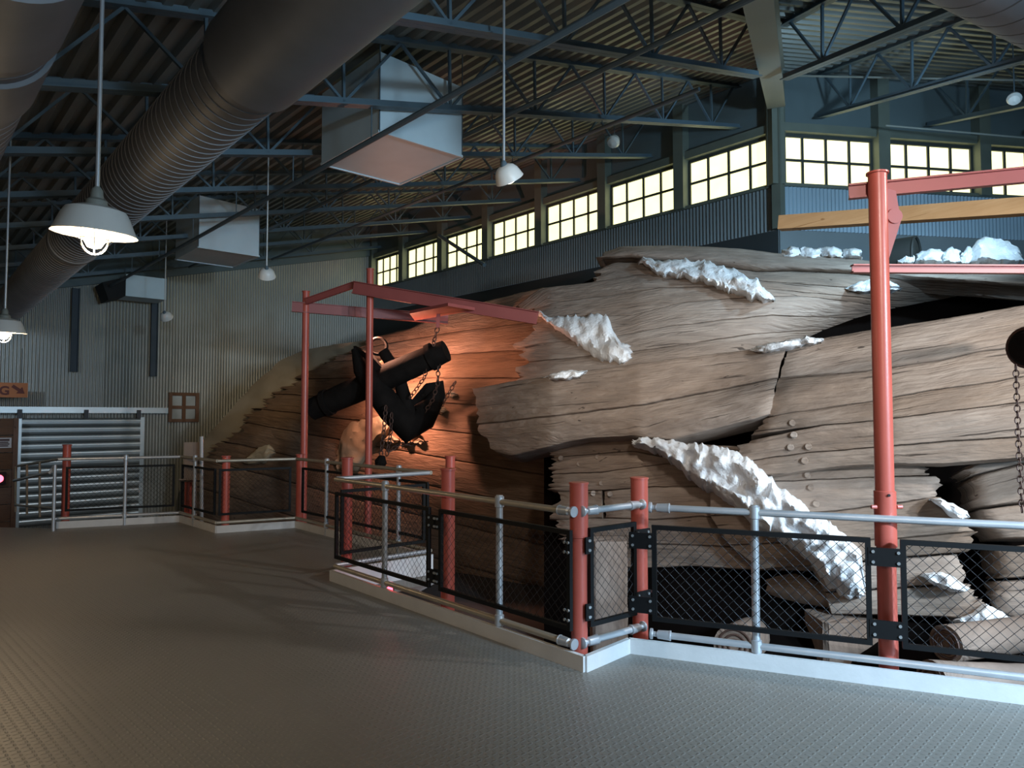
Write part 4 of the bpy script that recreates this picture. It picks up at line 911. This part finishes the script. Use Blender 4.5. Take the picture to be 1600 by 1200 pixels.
# wooden spar lit orange between the arms
timber('broken_spar', 'orange lit broken spar leaning behind the anchor arms', P(600, 562, 13.1), P(632, 622, 13.3), 0.26, 0.2, (0, 1, 0), 'bow')
LINK = {}
def chain(lab, pts, size, matn='rust', grp=None):
    """links along a path of world points"""
    pts = [V(p) for p in pts]; seg = [(q-p).length for p, q in zip(pts, pts[1:])]; tot = sum(seg)
    th = thing('hanging_chain', pts[-1], lab, 'chain', grp); key = (round(size, 4), matn)
    if key not in LINK:
        b = MB(); b.torus((0, 0, 0), (0, 1, 0), size*0.30, size*0.085, 12, 5, 1.55, (0, 0, 1))
        me = bpy.data.meshes.new('link'); me.from_pydata(b.v, [], b.f); me.update(); me.materials.append(M_[matn]); LINK[key] = me
    n = max(2, int(tot/(size*0.74)))
    for i in range(n):
        s = tot*(i+0.5)/n; k = 0
        while k < len(seg)-1 and s > seg[k]: s -= seg[k]; k += 1
        p = pts[k].lerp(pts[k+1], s/seg[k]); d = (pts[k+1]-pts[k]).normalized()
        o = bpy.data.objects.new('link', LINK[key]); COL.objects.link(o); o.parent = th; o.location = p-th.location
        q = d.to_track_quat('Z', 'Y'); e = q.to_matrix() @ Matrix.Rotation((math.pi/2)*(i % 2)+0.4, 3, 'Z'); o.rotation_euler = e.to_euler()
chain('left one of two chains hanging from the anchor arm', [P(603, 634, 12.3), P(600, 670, 12.3), P(595, 712, 12.3)], 0.115)
chain('right one of two chains hanging from the anchor arm', [P(612, 645, 12.35), P(610, 680, 12.35), P(604, 712, 12.35)], 0.115)
chain('chain hanging from the near end of the anchor stock, left strand', [P(668, 566, 12.3), P(663, 590, 12.4), P(648, 612, 12.5), P(640, 622, 12.5)], 0.11)
chain('chain hanging from the near end of the anchor stock, right strand', [P(685, 565, 12.3), P(684, 600, 12.4), P(676, 625, 12.5), P(660, 650, 12.7)], 0.11)
chain('chain slung from the trolley plate round the anchor stock', [P(684, 512, 12.15), P(680, 525, 12.2), P(677, 540, 12.1)], 0.12)
chain('chain running down to the right over the bow planks', [P(712, 596, 12.9), P(698, 620, 12.9), P(680, 650, 12.9), P(672, 660, 12.9)], 0.11)
chain('chain draped under the anchor crown along the bow', [P(606, 706, 12.6), P(625, 694, 12.7), P(650, 694, 12.8), P(668, 690, 12.8)], 0.11)
b = MB(); b.path([P(597, 712, 12.3), P(595, 722, 12.3), P(592, 730, 12.3)], [0.05, 0.11, 0.07], 10); tag(b.build('chain_hook', 'iron'), 'dark iron hook block at the foot of the two hanging chains', 'hook')
# block with chain at right edge
pb = P(1607, 543, 4.75); th = thing('chain_block', pb, 'dark iron pulley block cut off by the right edge', 'pulley')
ax = V((-0.9, -0.42, -0.08)); b = MB(); b.lathe(pb+ax*0.0, ax, [(0.0, -0.3), (0.13, -0.3), (0.135, 0.0), (0.10, 0.05), (0.0, 0.055)], 24); b.build('drum', 'iron', th, smooth=True)
b = MB(); b.torus(pb, ax, 0.125, 0.020, 28, 8); b.build('rim', 'rust', th, smooth=True)
chain('long rusty chain hanging from the pulley block at the right edge', [P(1587, 570, 4.72), P(1591, 680, 4.72), P(1597, 800, 4.72)], 0.052)

# ================================================================== lamps
def bell(u, v, Y, s, lab, aim, energy, lc=(1.0, 0.90, 0.78), sz=64):
    p = P(u, v, Y); a = (V(aim)-p).normalized(); a = (a*1.0+V((0.15, 0, -0.75))).normalized()
    top = p-a*s*0.55; zt = zr1(top)-0.02
    th = thing('bell_lamp', p, lab, 'lamp', 'white bell spotlights')
    b = MB(); b.lathe(top, a, [(0.0, -0.02*s), (0.22*s, 0.0), (0.40*s, 0.10*s), (0.52*s, 0.27*s), (0.59*s, 0.48*s), (0.64*s, 0.66*s), (0.62*s, 0.66*s), (0.56*s, 0.48*s), (0.49*s, 0.28*s), (0.36*s, 0.12*s), (0, 0.05*s)], 24); b.build('shade', 'enamel', th, smooth=True)
    b = MB(); b.lathe(top+a*s*0.28, a, [(0.0, 0.56*s), (0.2*s, 0.50*s), (0.30*s, 0.32*s), (0.22*s, 0.05*s), (0, 0.0)], 18); b.build('bulb', 'bulb_cool', th, smooth=True)
    b = MB(); b.tube(top+V((0, 0, -0.02)), V((top.x, top.y, zt)), 0.011+0.004*s, 8); b.build('rod', 'galv', th, smooth=True)
    b = MB(); b.lathe(top, (0, 0, 1), [(0.14*s, -0.04), (0.15*s, 0.08*s), (0.08*s, 0.2*s), (0.0, 0.21*s)], 14); b.build('neck', 'joist', th, smooth=True)
    spot('bell_lamp_light', top+a*s*1.5, aim, energy, lc, sz, 0.8, 0.05)
bell(795, 277, 6.4, 0.21, 'largest white bell spotlight hanging on a rod in the centre, right of the duct box', P(980, 560, 9.0), 150)
bell(417, 430, 11.0, 0.21, 'middle-sized white bell spotlight hanging left of the gantry', P(375, 635, 16.6), 330, (1.0, 0.80, 0.52), 38)
bell(260, 495, 15.8, 0.22, 'smallest white bell spotlight, far off before the corrugated wall', fw(340, 560, 0), 40, (1.0, 0.78, 0.5))
def barn(u, v, Y, lab, energy):
    p = P(u, v, Y); s = 0.215; ax = V((0.06, -0.05, 1)).normalized()
    th = thing('barn_lamp', p, lab, 'lamp', 'caged barn lamps')
    prof = [(0.04, 0.165), (0.10, 0.155), (0.155, 0.135), (0.175, 0.10), (0.195, 0.05), (s, 0.0), (s+0.006, -0.003), (s-0.004, 0.002), (0.18, 0.055), (0.165, 0.095), (0.14, 0.12), (0.06, 0.13), (0.0, 0.13)]
    b = MB(); b.lathe(p, ax, prof[:7], 32); b.build('shade', 'enamel', th, smooth=True)
    b = MB(); b.lathe(p, ax, prof[6:], 32); b.build('reflector', 'enamel_in', th, smooth=True)
    b = MB(); b.lathe(p, ax, [(0, -0.085), (0.035, -0.075), (0.055, -0.04), (0.06, 0.0), (0.06, 0.1), (0.03, 0.125)], 20); b.build('bulb', 'bulb', th, smooth=True)
    cg = MB()
    for k in range(3):
        an_ = math.pi*k/3; dx = V((math.cos(an_), math.sin(an_), 0))
        cg.path([p+dx*0.078*math.cos(q)*1.0+V((0, 0, -0.03-0.085*math.sin(q))) for q in [math.pi*i/10 for i in range(11)]], 0.0035, 6)
    cg.torus(p+V((0, 0, -0.03)), ax, 0.078, 0.0035, 24, 6); cg.torus(p+V((0, 0, 0.05)), ax, 0.078, 0.0035, 24, 6)
    for k in range(6):
        an_ = math.pi*k/3; dx = V((math.cos(an_), math.sin(an_), 0)); cg.tube(p+dx*0.078+V((0, 0, -0.03)), p+dx*0.078+V((0, 0, 0.1)), 0.0035, 6)
    cg.build('cage', 'galv', th, smooth=True)
    b = MB(); b.lathe(p, ax, [(0.06, 0.16), (0.055, 0.19), (0.035, 0.205), (0.03, 0.25), (0.015, 0.27)], 18); b.build('neck', 'girder', th, smooth=True)
    b = MB(); t_ = p+ax*0.25; b.tube(t_, V((t_.x+0.0, t_.y, zr1(t_)-0.02)), 0.012, 10); b.build('rod', 'galv', th, smooth=True)
    point('barn_lamp_light', p+V((0, 0, -0.14)), energy, (1.0, 0.74, 0.46), 0.06)
barn(148, 366, 4.0, 'large white barn lamp with caged glowing bulb at the upper left', 40)
barn(6, 519, 8.0, 'second white barn lamp with caged bulb, farther off at the left edge', 60)
b_ = 0
for u, v, Y, lab in ((457, 117, 7.2, 'tiny white lamp head under the roof beside the long duct'), (960, 219, 14.0, 'tiny white lamp head under the roof before the back windows'), (1585, 152, 9.5, 'tiny white lamp head under the roof at the right edge')):
    p = P(u, v, Y); s = 0.012*Y; th = thing('lamp_head', p, lab, 'lamp')
    b = MB(); b.lathe(p, V((-0.4, -0.5, -0.7)), [(0, -s*0.4), (s*0.6, -s*0.2), (s*0.8, s*0.4), (0.6*s, 0.8*s), (0, s)], 16); b.build('shade', 'enamel', th, smooth=True)
    zt = zr1(p)-0.02 if u < 1500 else ZE+S2*(p-C0).dot(N2)-0.02
    b = MB(); b.tube(p, V((p.x, p.y, max(p.z+0.05, zt))), 0.008, 6); b.build('rod', 'joist', th)
# orange flood under the anchor
spot('orange_flood_low', P(596, 612, 13.2), P(700, 595, 14.2), 430, (1.0, 0.45, 0.30), 156, 0.4, 0.05)
spot('orange_flood_up', P(625, 575, 13.0), P(678, 488, 12.1), 90, (1.0, 0.42, 0.26), 84, 0.6, 0.05)
spot('orange_flood', P(577, 520, 12.62), (-1.1, 13.7, 1.4), 480, (1.0, 0.45, 0.29), 140, 0.7, 0.05)
# small pipes
b = MB(); b.tube(P(686, 368, 19.6), P(757, 414, 17.6), 0.05, 10); tag(b.build('brace_pipe', 'joist', smooth=True), 'short slanting brace pipe before the far window panes', 'pipe')
for u0, v0, y0, u1, v1, y1, lab in ((1228, 118, 12.4, 1720, 128, 10.2, 'thin pale conduit crossing the roof trusses right of the girder'), (1384, 196, 12.4, 1720, 226, 11.6, 'thin pale conduit running along the top of the right windows')):
    b = MB(); b.tube(P(u0, v0, y0), P(u1, v1, y1), 0.018, 8); tag(b.build('conduit_pipe', 'girder', smooth=True), lab, 'conduit')
